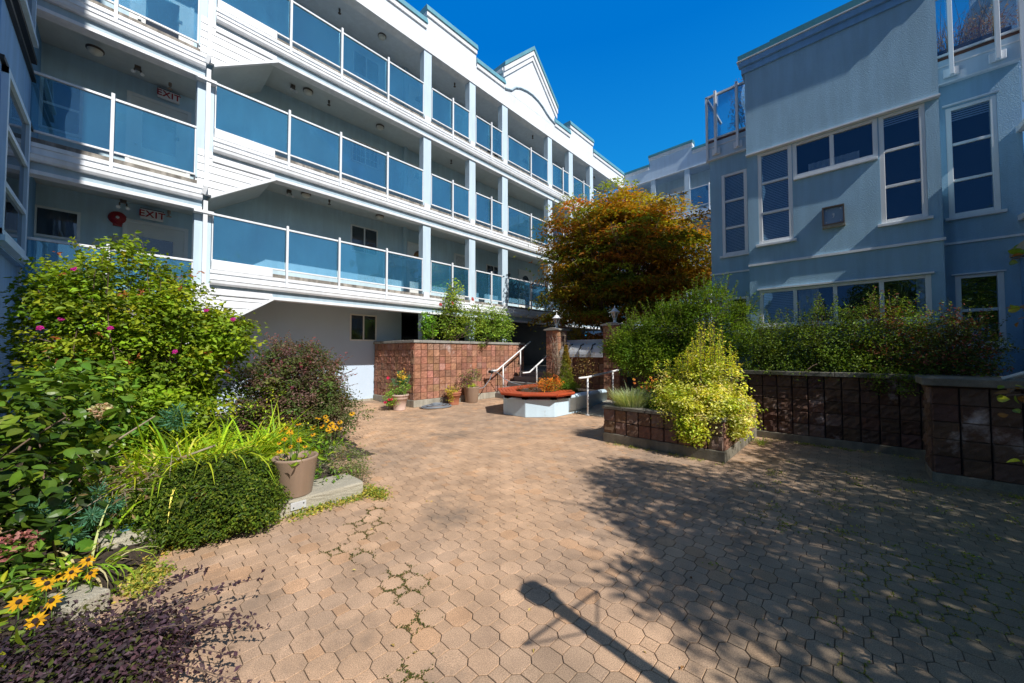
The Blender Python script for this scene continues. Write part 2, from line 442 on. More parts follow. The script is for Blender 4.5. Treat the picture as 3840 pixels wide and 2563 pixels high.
# junction pilaster, siding panels, sloping soffits, downspouts
for k, Rz in enumerate(LL):
    top = LV[k] - 1.8 + .9 if k == 2 else LL[k + 1] - 1.8
    MB().box(FX - .3, FX - .005, 1.0, 1.29, Rz - 1.1, Rz + 1.09).build('pilaster', MT['column'], bl, bevel=.006)
for k, Rz in enumerate(LV):
    z1 = Rz - 1.79; z0 = z1 - .80
    sd = MB()
    n = 6
    for j in range(n):                       # lapped boards, each cut by the slope
        a, b = Rz - 1.59 - (j + 1) * .165, Rz - 1.59 - j * .165
        b = min(b, Rz - 1.595)
        ya = 1.29 + max(0, (a - z0)) / .80 * 1.18; yb = 1.29 + max(0, (b - z0)) / .80 * 1.18
        if a < z0: continue
        yb = min(yb, 2.47); ya = min(ya, 2.47)
        sd.add([(FX + .012, 1.03, a + .012), (FX + .012, ya, a + .012), (FX + .002, yb, b), (FX + .002, 1.03, b), (FX - .03, 1.03, a + .012), (FX - .03, ya, a + .012), (FX - .03, yb, b), (FX - .03, 1.03, b)],
               [(0, 1, 2, 3), (4, 7, 6, 5), (0, 4, 5, 1), (1, 5, 6, 2), (2, 6, 7, 3), (3, 7, 4, 0)])
    sd.add([(FX - .032, 1.0, z0), (FX - .032, 1.29, z0), (FX - .032, 2.47, z1), (FX - .032, 2.47, z1 + .2), (FX - .032, 1.0, z1 + .2)], [(0, 1, 2, 3, 4)])
    sd.build('siding_panel', MT['white'], bl)
    MB().prism([(1.27, z0 - .05), (2.49, z1 - .03), (2.49, z1 + .035), (1.27, z0 + .015)], 0, FX - .04, FX + .04).build('slope_trim', MT['white'], bl)
    MB().prism([(1.28, z0 + .02), (2.48, z1 + .03), (2.48, z1 + .12), (1.28, z0 + .12)], 0, WX, FX - .045).build('sloping_soffit', MT['ceiling'], bl)
for k, Rz in enumerate(LL):
    d = MB().tube([(FX + .09, 1.17, Rz + 1.30), (FX + .09, 1.17, Rz - 1.30), (FX + .07, 1.15, Rz - 1.38), (FX + .05, 1.13, Rz - 1.45)], .052, 4)
    d.build('downspout', MT['white'], bl)
    MB().box(FX + .0, FX + .15, .98, 1.31, Rz + 1.02, Rz + 1.08).build('gutter_return', MT['white'], bl)

# top storey: eave fascia, stepped parapets, gable
MB().box(FX - .3, FX, -1.25, 21.2, 11.79, 12.52).box(-13, FX - .3, -1.25, 21.4, 12.05, 12.3).build('eave_fascia', MT['stucco'], bl)
MB().box(FX - .28, FX + .02, -1.25, 21.2, 11.765, 11.80).build('eave_trim', MT['white'], bl)
def parapet(y0, y1, top, base=12.5):
    p = MB().box(FX - .3, FX - .001, y0, y1, base, top - .25).build('parapet', MT['stucco'], bl)
    MB().box(FX - .3, FX + .05, y0 - .02, y1 + .02, top - .37, top - .18).build('parapet_trim', MT['white'], p, bevel=.01)
    MB().prism([(FX - .42, top - .06), (FX - .36, top), (FX + .045, top - .005), (FX + .09, top - .19), (FX + .09, top - .205), (FX - .42, top - .205)], 1, y0 - .04, y1 + .04).build('coping', MT['teal'], p)
parapet(-1.2, 6.76, 12.86); parapet(6.80, 9.0, 13.34); parapet(9.04, 10.52, 12.84)
parapet(14.0, 15.25, 12.84); parapet(15.29, 17.5, 13.34); parapet(17.54, 21.2, 12.82)
g = MB().prism([(10.56, 12.45), (10.56, 13.42), (12.31, 15.0), (14.0, 13.42), (14.0, 12.45)], 0, FX - 2.2, FX + .004).build('gable', MT['stucco'], bl)
for (ya, za), (yb, zb) in (((10.44, 13.30), (12.31, 15.10)), ((12.31, 15.10), (14.12, 13.30))):
    MB().prism([(ya, za), (yb, zb), (yb, zb - .42), (ya, za - .42)], 0, FX + .004, FX + .06).build('rake_board', MT['white'], g)
    MB().prism([(ya, za + .02), (yb, zb + .02), (yb, zb - .20), (ya, za - .20)], 0, FX + .06, FX + .11).build('rake_trim', MT['white'], g)
    MB().prism([(ya, za + .03), (yb, zb + .03), (yb, zb + .20), (ya, za + .20)], 0, FX - 2.3, FX + .15).build('gable_roof', MT['teal'], g)
MB().box(FX - 2.2, FX + .02, 10.40, 10.50, 13.16, 13.28).build('gable_gutter', MT['white'], g)
arch = [(10.56, 12.48), (10.93, 12.60), (11.2, 12.86), (11.5, 13.0), (11.95, 13.10), (12.3, 13.12), (12.7, 13.06), (13.05, 12.93), (13.35, 12.76), (13.6, 12.66), (14.0, 12.58)]
MB().tube([(FX + .02, y, z) for y, z in arch], .05, 6).build('arch_moulding', MT['band'], g)

# windows and doors in the recessed wall
def win(y0, y1, z0, z1, x=WX, split=(.5,), bars=(), parent=None, pm='pane', hsplit=()):
    t = .045
    fr = MB().box(x - .02, x + .035, y0, y0 + t, z0, z1).box(x - .02, x + .035, y1 - t, y1, z0, z1).box(x - .02, x + .034, y0 + t, y1 - t, z1 - t, z1).box(x - .02, x + .034, y0 + t, y1 - t, z0, z0 + t)
    for s in split: c = y0 + (y1 - y0) * s; fr.box(x - .02, x + .03, c - .022, c + .022, z0 + t, z1 - t)
    for s in hsplit: c = z0 + (z1 - z0) * s; fr.box(x - .02, x + .03, y0 + t, y1 - t, c - .022, c + .022)
    wd = fr.build('window', MT['frame'], parent or bl)
    MB().box(x + .002, x + .010, y0 + t, y1 - t, z0 + t, z1 - t).build('pane', MT[pm], wd)
    if bars:
        b = MB()
        for s in bars: c = y0 + (y1 - y0) * s; b.box(x + .0105, x + .020, c - .007, c + .007, z0 + t, z1 - t)
        for s in (.34, .67): c = z0 + (z1 - z0) * s; b.box(x + .0106, x + .019, y0 + t, y1 - t, c - .007, c + .007)
        b.build('muntins', MT['frame'], wd)
    return wd
win(5.0, 5.93, 4.91, 5.80); win(5.0, 5.93, 7.9, 8.65, bars=(.17, .33, .67, .83)); win(5.0, 5.93, 10.86, 11.66)
win(5.04, 5.95, 2.0, 2.88, x=WX - .06)
win(-1.25, -.68, 6.16, 7.24, split=(), hsplit=(.5,)); win(-1.27, -.66, 3.95, 4.57, split=()); win(-1.2, -.66, 9.1, 10.15, split=(), hsplit=(.5,))
def door(y0, y1, z0, z1, glass=None, fan=False, m='dooroff'):
    t = .07
    d = MB().box(WX, WX + .03, y0, y1, z0, z1).build('door', MT[m], bl)
    MB().box(WX, WX + .05, y0 - t, y0, z0, z1 + t).box(WX, WX + .05, y1, y1 + t, z0, z1 + t).box(WX, WX + .05, y0, y1, z1, z1 + t).build('door_frame', MT['frame'], d)
    if glass: MB().box(WX + .0305, WX + .036, *glass).build('door_glass', MT['pane'], d)
    if fan:
        c = (y0 + y1) / 2; zc = z1 - .42
        MB().prism([(c + .24 * math.cos(a), zc + .24 * math.sin(a)) for a in [math.pi * k / 10 for k in range(11)]], 0, WX + .0305, WX + .036).build('fan_light', MT['pane'], d)
    MB().tube([(WX + .03, y0 + .09, z0 + 1.0), (WX + .085, y0 + .09, z0 + 1.0)], .03, 8).build('handle', MT['metal'], d)
    MB().box(WX + .031, WX + .04, y1 - .22, y1 - .14, z0 + 1.35, z0 + 1.43).build('door_plate', MT['black'], d)
for k, Rz in enumerate(LV):
    f = Rz - 1.15
    door(7.12, 8.02, f, f + 2.06, None, True); door(9.28, 10.15, f, f + 2.06, None, False, 'curtain'); door(13.2, 14.1, f, f + 2.06, None, True); door(16.2, 17.1, f, f + 2.06, None, True)
    MB().box(WX, WX + .12, 6.86, 6.98, f, f + 2.6).build('wall_corner', MT['recess'], bl)
    win(11.0, 11.9, f + .9, f + 2.0)
for k, Rz in enumerate(LL):
    f = Rz - 1.12
    door(.02, .98, f, f + 2.08, (.21, .78, f + .95, f + 1.78))
MB().box(WX - .01, WX + .03, 6.94, 7.7, .0, 2.2).build('passage_door', MT['interior'], bl)

# fittings of the walkways: things of their own
def exit_sign(y0, y1, z0, z1, label):
    t = thing('exit_sign', label, 'exit sign', (WX + .1, (y0 + y1) / 2, z0), 'exit signs over the doors')
    MB().box(WX + .06, WX + .12, y0, y1, z0, z1).build('sign_box', MT['signface'], t, bevel=.004)
    MB().box(WX + .055, WX + .125, y0 - .005, y1 + .005, z1, z1 + .012).build('sign_rim', MT['black'], t)
    cu = bpy.data.curves.new('lettering', 'FONT'); cu.body = 'EXIT'; cu.size = (z1 - z0) * .92; cu.extrude = .002; cu.align_x = 'CENTER'; cu.align_y = 'CENTER'; cu.offset = .0035; cu.space_character = 1.08
    tmp = bpy.data.objects.new('tmp', cu); COL.objects.link(tmp)
    me = bpy.data.meshes.new_from_object(tmp); bpy.data.objects.remove(tmp)
    me.transform(Matrix(((0, 0, 1, WX + .1235), (1, 0, 0, (y0 + y1) / 2), (0, 1, 0, (z0 + z1) / 2), (0, 0, 0, 1))))
    me.transform(Matrix.Scale(1, 4))
    link('lettering', me, MT['signred'], t)
exit_sign(.44, .82, 7.62, 7.83, 'red lettered EXIT sign in the upper shaded walkway beside the blue wing')
exit_sign(.22, .60, 4.68, 4.90, 'red lettered EXIT sign above the lower walkway door, right of the red bell')
t = thing('alarm_bell', 'round red fire alarm bell on the walkway wall left of the lower exit sign', 'alarm bell', (WX, -.13, 4.6))
b = MB().lathe((0, 0, 0), [(.001, .10), (.06, .097), (.12, .075), (.145, .03), (.15, 0)], 24)
b.v = [(WX + z, -.13 + x, 4.60 + y) for x, y, z in b.v]; b.build('gong', MT['bell'], t, True)
b = MB().lathe((0, 0, 0), [(.001, .113), (.025, .11), (.03, .10)], 14); b.v = [(WX + z, -.13 + x, 4.60 + y) for x, y, z in b.v]; b.build('cap_nut', MT['metal'], t, True)
MB().box(WX, WX + .04, -.2, -.06, 4.42, 4.47).build('base', MT['bell'], t)
tag(MB().box(WX, WX + .012, -.20, -.05, 4.02, 4.20).build('notice', MT['paper']), 'small cream notice pinned beside the lower white walkway door', 'notice')
tag(MB().box(WX, WX + .012, -.22, -.06, 6.80, 6.98).build('notice', MT['paper']), 'small pale notice beside the glazed door behind the upper walkway glass', 'notice')

def ceil_light(x, y, z, label):
    t = thing('ceiling_light', label, 'ceiling light', (x, y, z), 'round lights under the walkway soffits')
    MB().lathe((x, y, z), [(.13, .0), (.13, -.035), (.11, -.04)], 20).build('rim', MT['bronze'], t, True)
    MB().lathe((x, y, z), [(.115, -.03), (.105, -.075), (.07, -.105), (.001, -.115)], 20).build('globe', MT['lampglass'], t, True)
ceil_light(-11.35, 3.5, 6.15, 'round opal ceiling light under the second walkway soffit, the one nearer the downspout')
ceil_light(-11.4, 5.75, 6.15, 'round opal ceiling light under the second walkway soffit, the one above the kitchen window')
ceil_light(-11.25, 3.48, 9.10, 'round opal ceiling light under the third walkway soffit, beside the spotlight and nearer the downspout')
ceil_light(-11.3, 5.68, 9.10, 'round opal ceiling light under the third walkway soffit, above the barred window')
ceil_light(-11.15, 5.64, 12.05, 'round opal ceiling light under the top eave, before the first column')
ceil_light(-11.2, 16.6, 12.05, 'round opal ceiling light under the top eave, between the last two columns')
ceil_light(-11.2, 19.0, 12.05, 'round opal ceiling light under the top eave, beyond the last column and nearest the corner')
ceil_light(-11.0, -.5, 7.71, 'round ceiling light in the dark upper walkway beside the blue wing')
def spotlight(x, y, z, label):
    t = thing('spotlight', label, 'spotlight', (x, y, z), 'twin emergency spotlights under the soffits')
    MB().box(x - .05, x + .05, y - .05, y + .05, z - .06, z).build('box', MT['bronze'], t)
    for s in (-.05, .05):
        h = MB().tube([(x, y + s, z - .06), (x + .04, y + s, z - .14)], .012, 6); h.build('arm', MT['bronze'], t)
        MB().tube([(x + .0, y + s, z - .13), (x + .10, y + s * 1.4, z - .19)], [.022, .034], 10).build('lamp_head', MT['white'], t)
spotlight(-11.45, 3.1, 6.15, 'twin spotlight under the second walkway soffit next to the sloping panel')
spotlight(-11.35, 3.12, 9.10, 'twin spotlight under the third walkway soffit next to the sloping panel')
spotlight(-11.1, .1, 7.75, 'twin spotlight hanging in the dark upper walkway left of the exit sign')
spotlight(-11.1, -.05, 4.80, 'twin spotlight hanging in the dark lower walkway left of the exit sign')
def sprinkler(x, y, z, label, m='bronze'):
    tag(MB().tube([(x, y, z), (x, y, z - .07)], .03, 8).tube([(x, y, z - .07), (x, y, z - .13)], .012, 6).lathe((x, y, z - .13), [(.001, 0), (.045, 0), (.045, -.012), (.001, -.012)], 12).build('sprinkler_head', MT[m]), label, 'sprinkler', 'sprinkler heads under the soffits')
sprinkler(-11.3, 4.12, 6.15, 'dark sprinkler head under the second walkway soffit between the two round lights')
sprinkler(-11.25, 4.05, 9.10, 'dark sprinkler head under the third walkway soffit between the two round lights')
sprinkler(-11.2, 4.3, 12.05, 'dark sprinkler head under the top eave left of the first column')
sprinkler(-11.1, 8.6, 12.05, 'dark sprinkler head under the top eave behind the second column')
sprinkler(-11.1, 13.3, 12.05, 'dark sprinkler head under the top eave behind the fourth column')
sprinkler(-11.3, 8.6, 9.10, 'dark sprinkler head under the third walkway soffit behind the second column')
sprinkler(-11.25, .62, 7.75, 'yellow brass sprinkler head above the upper exit sign', 'tan')
sprinkler(-11.25, .66, 4.82, 'brass sprinkler head right of the lower exit sign', 'tan')
def wall_lantern(y, z, label):
    t = thing('wall_lantern', label, 'wall lantern', (WX, y, z), 'white lanterns on the walkway wall')
    MB().box(WX, WX + .02, y - .05, y + .05, z - .1, z + .12).tube([(WX + .02, y, z + .06), (WX + .12, y, z + .1)], .012, 6).build('bracket', MT['white'], t)
    MB().lathe((WX + .13, y, z), [(.045, -.12), (.075, .02)], 6).build('glass', MT['lampdark'], t)
    MB().lathe((WX + .13, y, z), [(.10, .02), (.06, .08), (.015, .12), (.001, .15)], 6).build('hood', MT['white'], t)
for z, l in ((11.15, 'top'), (8.2, 'third'), (5.3, 'second')): wall_lantern(12.35, z, 'white hexagonal wall lantern on the %s walkway, seen through its glass railing' % l)

# ------------------------------------------------------------------ back wing (closing the court)
bw = thing('back_wing', 'far sky-tinted wing with columns and stepped parapet closing the courtyard behind the maple', 'building', (-6, 21.2, 0))
BY = 21.2
MB().box(-14, 4, BY + 1.5, BY + 1.8, 0, 12.3).build('walkway_wall', MT['recess'], bw)
MB().box(-10.29, 4, BY, BY + .3, 11.79, 12.52).box(-10.29, 4, BY + .3, BY + 1.6, 12.05, 12.3).build('eave_fascia', MT['skywhite'], bw)
MB().box(-10.29, 4, BY - .02, BY + .2, 11.765, 11.80).build('eave_trim', MT['white'], bw)
for a, b, top in ((-10.2, -8.72, 12.82), (-8.68, -6.30, 13.34), (-6.26, -2.5, 12.88)):
    p = MB().box(a, b, BY + .001, BY + .3, 12.5, top - .25).build('parapet', MT['skywhite'], bw)
    MB().box(a - .02, b + .02, BY - .05, BY + .3, top - .37, top - .2).build('parapet_trim', MT['white'], p)
    MB().prism([(BY - .09, top - .2), (BY - .06, top - .06), (BY + .3, top), (BY + .4, top - .2)], 0, a - .04, b + .04).build('coping', MT['darkteal'], p)
for Rz in LV:
    s = MB().box(-10.29, 4, BY, BY + .25, Rz - 1.79, Rz - 1.2).box(-10.29, 4, BY + .25, BY + 1.6, Rz - 1.5, Rz - 1.2).build('floor_slab', MT['skywhite'], bw)
    MB().box(-10.29, 4, BY - .11, BY - .001, Rz - 1.6, Rz - 1.49).build('gutter', MT['white'], s)
    MB().box(-10.29, 4, BY - .03, BY + .1, Rz - 1.81, Rz - 1.75).build('bottom_trim', MT['white'], s)
    top = 11.79 if Rz > 10 else Rz + 1.15
    for a in (-8.62, -6.73, -4.6):
        MB().box(a, a + .27, BY + .01, BY + .25, Rz - 1.2, top).build('column', MT['column'], bw)
    for a, b in ((-8.34, -6.74), (-6.45, -4.61)):
        rl = MB().box(a, b, BY, BY + .05, Rz - .05, Rz).box(a, b, BY, BY + .04, Rz - 1.07, Rz - 1.03).box(b - .9, b - .85, BY - .05, BY, Rz - 1.5, Rz + .05).build('railing', MT['white'], bw)
        MB().box(a + .03, b - .03, BY + .02, BY + .028, Rz - 1.03, Rz - .05).build('glass_pane', MT['rail'], rl)
    d = MB().box(-8.0, -7.1, BY + 1.44, BY + 1.5, Rz - 1.2, Rz + .9).build('door', MT['dooroff'], bw)
    MB().box(-7.9, -7.2, BY + 1.42, BY + 1.44, Rz - .1, Rz + .5).build('door_glass', MT['pane'], d)
t = thing('wall_lantern', 'lantern on the far back wing wall right of its last visible column', 'wall lantern', (-6.0, BY + 1.45, 10.9), 'white lanterns on the walkway wall')
MB().lathe((-5.9, BY + 1.35, 11.0), [(.06, -.18), (.11, .03)], 6).build('glass', MT['lampdark'], t)
MB().lathe((-5.9, BY + 1.35, 11.0), [(.14, .03), (.08, .11), (.001, .2)], 6).box(-5.93, -5.87, BY + 1.35, BY + 1.5, 11.05, 11.1).build('hood', MT['white'], t)

# ------------------------------------------------------------------ blue wing at the far left edge
lw_ = thing('blue_wing', 'blue stucco wing with a white framed bay window at the left edge of the picture', 'building', (-7, -2, 0))
WYY = -1.25
MB().box(-12.4, -3.8, WYY - 6, WYY, 0, 17).build('wall', MT['blue2'], lw_)
by = MB().box(-10.26, -8.0, WYY, WYY + .08, 3.05, 6.30).box(-10.24, -8.0, WYY, WYY + .05, 6.36, 12.5).build('bay', MT['blue2'], lw_)
MB().box(-10.30, -8.0, WYY, WYY + .13, 6.30, 6.36).box(-10.30, -8.0, WYY, WYY + .13, 6.62, 6.70).box(-10.29, -8.0, WYY, WYY + .12, 5.43, 5.49).build('drip_trim', MT['black'], by)
def wingwin(x0, x1, z0, z1, bars):
    y = WYY + .08
    f = MB().box(x0, x0 + .09, y, y + .06, z0, z1).box(x1 - .09, x1, y, y + .06, z0, z1).box(x0, x1, y, y + .059, z1 - .09, z1).box(x0, x1, y, y + .059, z0, z0 + .09)
    for z in bars: f.box(x0 + .09, x1 - .09, y, y + .055, z - .035, z + .035)
    o = f.build('window', MT['wingwhite'], by); MB().box(x0 + .09, x1 - .09, y + .01, y + .02, z0 + .09, z1 - .09).build('pane', MT['paneblue'], o)
    MB().box(x0 - .05, x1 + .05, y, y + .09, z0 - .08, z0).build('sill', MT['wingwhite'], o)
wingwin(-9.85, -8.15, 3.16, 5.42, (4.66, 3.88)); wingwin(-9.95, -8.15, 6.85, 9.4, (7.7, 8.5))
MB().box(-10.25, -9.98, WYY + .08, WYY + .10, 3.1, 5.42).build('corner_board', MT['wingwhite'], by)

# ------------------------------------------------------------------ right blue stucco building
KX = .922
def kx(v): return v * KX
def kz(v): return (v - 1.6) * KX + 1.6
Y1, Y2 = 9.5, 9.96
rb = thing('stucco_townhouse', 'blue stucco building with stepped white framed windows and glass roof terraces on the right', 'building', (0, 11, 0))

def wall_holes(x0, x1, z0, z1, y, thick, holes):
    xs = sorted({x0, x1, *[h[0] for h in holes], *[h[1] for h in holes]}); zs = sorted({z0, z1, *[h[2] for h in holes], *[h[3] for h in holes]})
    mb = MB()
    for a, b in zip(xs[:-1], xs[1:]):
        for c, d in zip(zs[:-1], zs[1:]):
            mx, mz = (a + b) / 2, (c + d) / 2
            if any(h[0] < mx < h[1] and h[2] < mz < h[3] for h in holes): continue
            mb.add([(a, y, c), (b, y, c), (b, y, d), (a, y, d)], [(0, 1, 2, 3)])
    for h in holes:
        a, b, c, d = h; t = y + .12
        mb.add([(a, y, c), (b, y, c), (b, y, d), (a, y, d), (a, t, c), (b, t, c), (b, t, d), (a, t, d)], [(0, 4, 5, 1), (1, 5, 6, 2), (2, 6, 7, 3), (3, 7, 4, 0)])
    return mb
bx0, bx1 = kx(-1.82), kx(1.235)
W1 = (kx(-1.61), kx(-.955), kz(4.16), kz(6.33)); W2 = (kx(-.945), kx(.425), kz(5.53), kz(6.33)); W3 = (kx(.435), kx(1.06), kz(4.15), kz(6.33)); W4 = (kx(-1.63), kx(1.065), kz(2.2), kz(3.06))
m = wall_holes(bx0, bx1, 0, kz(6.36), Y1, .12, [W1, W2, W3, W4]); m.box(bx0, bx1, Y1 + .125, 11.3, 0, kz(6.36))
m.box(bx0, bx0 + .001, Y1, Y1 + .13, 0, kz(6.36)).box(bx1 - .001, bx1, Y1, Y1 + .13, 0, kz(6.36))
m.build('bay_wall', MT['blue'], rb)
up = MB().box(bx0, bx1 - .005, Y1 - .07, 10.5, kz(6.365), kz(8.66)).build('upper_wall', MT['blue'], rb)
MB().box(bx0 - .01, bx1 + .01, Y1 - .10, Y1, kz(6.335), kz(6.368)).build('drip_trim', MT['white'], up)
MB().box(bx0 - .05, bx1, Y1 - .11, Y1 - .07, kz(8.37), kz(8.52)).box(bx0 - .1, bx1, Y1 - .16, Y1 - .07, kz(8.52), kz(8.655)).box(bx0 - .06, bx0, Y1 - .1, 10.45, kz(8.37), kz(8.655)).build('cornice', MT['blue2'], up, bevel=.006)
MB().box(bx0 - .13, bx1 + .0, Y1 - .19, Y1 - .0, kz(8.655), kz(8.675)).build('cornice_cap', MT['white'], up)
MB().prism([(Y1 - .18, kz(8.675)), (Y1 - .17, kz(8.81)), (Y1 + .3, kz(8.83)), (Y1 + .3, kz(8.675))], 0, bx0 - .11, bx1 + .002).build('coping', MT['darkteal'], up)
MB().prism([(Y1 - .05, kz(8.81)), (Y1 - .04, kz(8.94)), (Y1 + .5, kz(8.96)), (Y1 + .5, kz(8.8))], 0, kx(-1.31), bx1 - .02).build('coping', MT['darkteal'], up)

def bwin(h, y, nx=(), nz=(), pm='paneblue', sill=True, sillx=.05, t=.07, fill=()):
    a, b, c, d = h; yy = y + .005
    f = MB().box(a, a + t, yy, yy + .07, c, d).box(b - t, b, yy, yy + .07, c, d).box(a + t, b - t, yy + .001, yy + .069, d - t * .8, d).box(a + t, b - t, yy + .001, yy + .069, c, c + t)
    for s in nx: x = a + (b - a) * s; f.box(x - .032, x + .032, yy + .006, yy + .065, c + t, d - t * .8)
    for s in nz: z = c + (d - c) * s; f.box(a + t, b - t, yy + .008, yy + .062, z - .025, z + .025)
    o = f.build('window', MT['frame'], rb, bevel=.005)
    MB().box(a + t * .5, b - t * .5, yy + .030, yy + .036, c + t * .5, d - t * .5).build('pane', MT['bpane'], o)
    MB().add([(a, y + .112, c), (b, y + .112, c), (b, y + .112, d), (a, y + .112, d)], [(0, 1, 2, 3)]).build('dark_room', MT['interior'], o)
    for (u0, u1, v0, v1, kind) in fill:
        p0, p1, q0, q1 = a + (b - a) * u0, a + (b - a) * u1, c + (d - c) * v0, c + (d - c) * v1
        bm_ = MB()
        if kind == 'blind':
            n_ = int((q1 - q0) / .035)
            for k_ in range(n_): zz = q0 + (q1 - q0) * k_ / n_; bm_.add([(p0, y + .048, zz), (p1, y + .048, zz), (p1, y + .060, zz + .03), (p0, y + .060, zz + .03)], [(0, 1, 2, 3)])
        else:
            n_ = max(2, int((p1 - p0) / .04))
            for k_ in range(n_):
                xa = p0 + (p1 - p0) * k_ / n_; xb = p0 + (p1 - p0) * (k_ + 1) / n_; ya, yb = y + .048 + .018 * (k_ % 2), y + .048 + .018 * ((k_ + 1) % 2)
                bm_.add([(xa, ya, q0), (xb, yb, q0), (xb, yb, q1), (xa, ya, q1)], [(0, 1, 2, 3)])
        bm_.build(kind, MT['blind' if kind == 'blind' else 'curtain'], o)
    if sill: MB().box(a - sillx, b + sillx, y - .06, y + .03, c - .055, c - .006).build('sill', MT['white'], o, bevel=.004)
    return o
bwin(W1, Y1, (), (.335, .665), 'panedim', fill=((0, 1, 0, 1, 'blind'),)); bwin(W2, Y1, (.49,), (), 'paneblue', True, -.01, fill=((.2, .8, 0, .32, 'curtain'),)); bwin(W3, Y1, (), (.335, .665), fill=((0, .12, 0, 1, 'curtain'), (.0, 1, .9, 1, 'blind'))); bwin(W4, Y1, (.25, .5, .757), (), 'pane', fill=((.0, .24, 0, 1, 'blind'), (.27, .40, 0, 1, 'curtain'), (.93, 1, 0, 1, 'curtain')))  # W4's left blind is added, standing in for the facade mirrored there
lg = MB().box(bx0 - .01, bx1 + .02, Y1 - .035, Y1 + .0, kz(3.66), kz(3.71)).build('ledge', MT['white'], rb)
MB().box(kx(-1.66), kx(1.1), Y1 - .05, Y1, kz(3.065), kz(3.10)).build('window_hood', MT['white'], rb)
# left strip
lx0 = kx(-2.77)
W5 = (kx(-2.50), bx0 - .09, kz(4.14), kz(6.30)); W6 = (kx(-2.42), bx0 - .09, kz(2.1), kz(3.03))
m = wall_holes(lx0, bx0, 0, kz(6.78), Y2, .12, [W5, W6]); m.box(lx0, bx0, Y2 + .125, 11.3, 0, kz(6.78)).box(lx0, lx0 + .001, Y2, Y2 + .13, 0, kz(6.78)); m.build('side_wall', MT['blue'], rb)
bwin(W5, Y2, (), (.335, .665), 'panedim', fill=((0, 1, 0, 1, 'blind'),)); bwin(W6, Y2, (), (), 'pane')
MB().box(lx0 - .02, bx0, Y2 - .03, Y2, kz(3.66), kz(3.70)).build('ledge', MT['white'], rb)
# right strip
rx1 = kx(2.24)
W7 = (kx(1.37), kx(1.98), kz(4.17), kz(6.30)); W8 = (kx(1.41), kx(1.98), kz(1.72), kz(3.05))
m = wall_holes(bx1, rx1, 0, kz(6.78), Y2, .12, [W7, W8]); m.box(bx1, rx1, Y2 + .125, 14, 0, kz(6.78)).box(rx1 - .001, rx1, Y2, Y2 + .13, 0, kz(6.78)); m.build('side_wall', MT['blue'], rb)
bwin(W7, Y2, (), (.33, .66), fill=((0, 1, .88, 1, 'blind'), (.86, 1, 0, .9, 'curtain'))); bwin(W8, Y2, (), (.5,), 'pane')
MB().box(bx1, rx1 + .02, Y2 - .03, Y2, kz(3.65), kz(3.69)).build('ledge', MT['white'], rb)
MB().box(kx(1.33), kx(2.01), Y2 - .04, Y2, kz(6.33), kz(6.36)).box(kx(1.37), kx(2.0), Y2 - .04, Y2, kz(3.055), kz(3.08)).build('window_hood', MT['white'], rb)
# terraces
def terrace(x0, x1, posts, endside):
    p = MB().box(x0, x1, Y2 - .06, Y2 + .2, kz(6.78), kz(7.24)).build('terrace_parapet', MT['column'], rb)
    if endside: MB().box(x0, x0 + .2, Y2 + .2, 11.25, kz(6.78), kz(7.24)).build('terrace_side', MT['column'], p)
    MB().box(x0 - .01, x1 + .01, Y2 - .09, Y2 - .0, kz(6.76), kz(6.785)).box(x0, x1, Y2 - .075, Y2 - .0, kz(7.10), kz(7.125)).build('terrace_trim', MT['white'], p)
    MB().box(x0, x1, Y2 - .07, Y2 + .0, kz(7.24), kz(7.29)).build('deck_edge', MT['brownedge'], p)
    rl = MB().box(x0, x1, Y2 - .10, Y2 - .05, kz(8.47), kz(8.52)).box(x0, x1, Y2 - .09, Y2 - .055, kz(7.30), kz(7.34)).build('railing', MT['white'], rb)
    for q in posts:
        MB().box(q - .027, q + .027, Y2 - .165, Y2 - .105, kz(6.87), kz(8.56)).box(q - .09, q + .09, Y2 - .11, Y2 - .075, kz(6.86), kz(7.02)).build('post', MT['white'], rl, bevel=.005)
    xs = [x0] + list(posts) + [x1]
    for a, b in zip(xs[:-1], xs[1:]): MB().box(a + .02, b - .02, Y2 - .08, Y2 - .072, kz(7.33), kz(8.48)).build('glass_pane', MT['clear'], rl)
    return rl
rl = terrace(kx(-2.83), bx0, (kx(-2.58), kx(-2.08)), True)
x = kx(-2.83)
MB().box(x, x + .05, Y2 - .08, 11.25, kz(8.47), kz(8.52)).box(x + .0, x + .05, Y2 - .1, Y2 - .05, kz(6.8), kz(8.5)).box(x + .002, x + .048, 10.7, 10.75, kz(7.1), kz(8.5)).build('side_rail', MT['white'], rl)
MB().box(x + .02, x + .028, Y2 - .04, 11.25, kz(7.33), kz(8.48)).build('glass_pane', MT['clear'], rl)
rl = terrace(bx1, rx1, (kx(1.45), kx(1.99)), False)
MB().box(rx1 + .0, rx1 + .07, Y2 - .12, Y2 - .04, kz(6.0), kz(9.6)).build('corner_post', MT['white'], rl)
# terrace rail on the far side of the right terrace
MB().box(bx1, 4.2, 12.4, 12.45, kz(8.45), kz(8.5)).box(bx1, 4.2, 12.4, 12.44, kz(7.9), kz(7.93)).box(1.55, 1.61, 12.38, 12.46, 6.7, kz(8.6)).box(2.5, 2.56, 12.38, 12.46, 6.7, kz(8.6)).box(3.4, 3.46, 12.38, 12.46, 6.7, kz(8.6)).build('back_rail', MT['white'], rl)
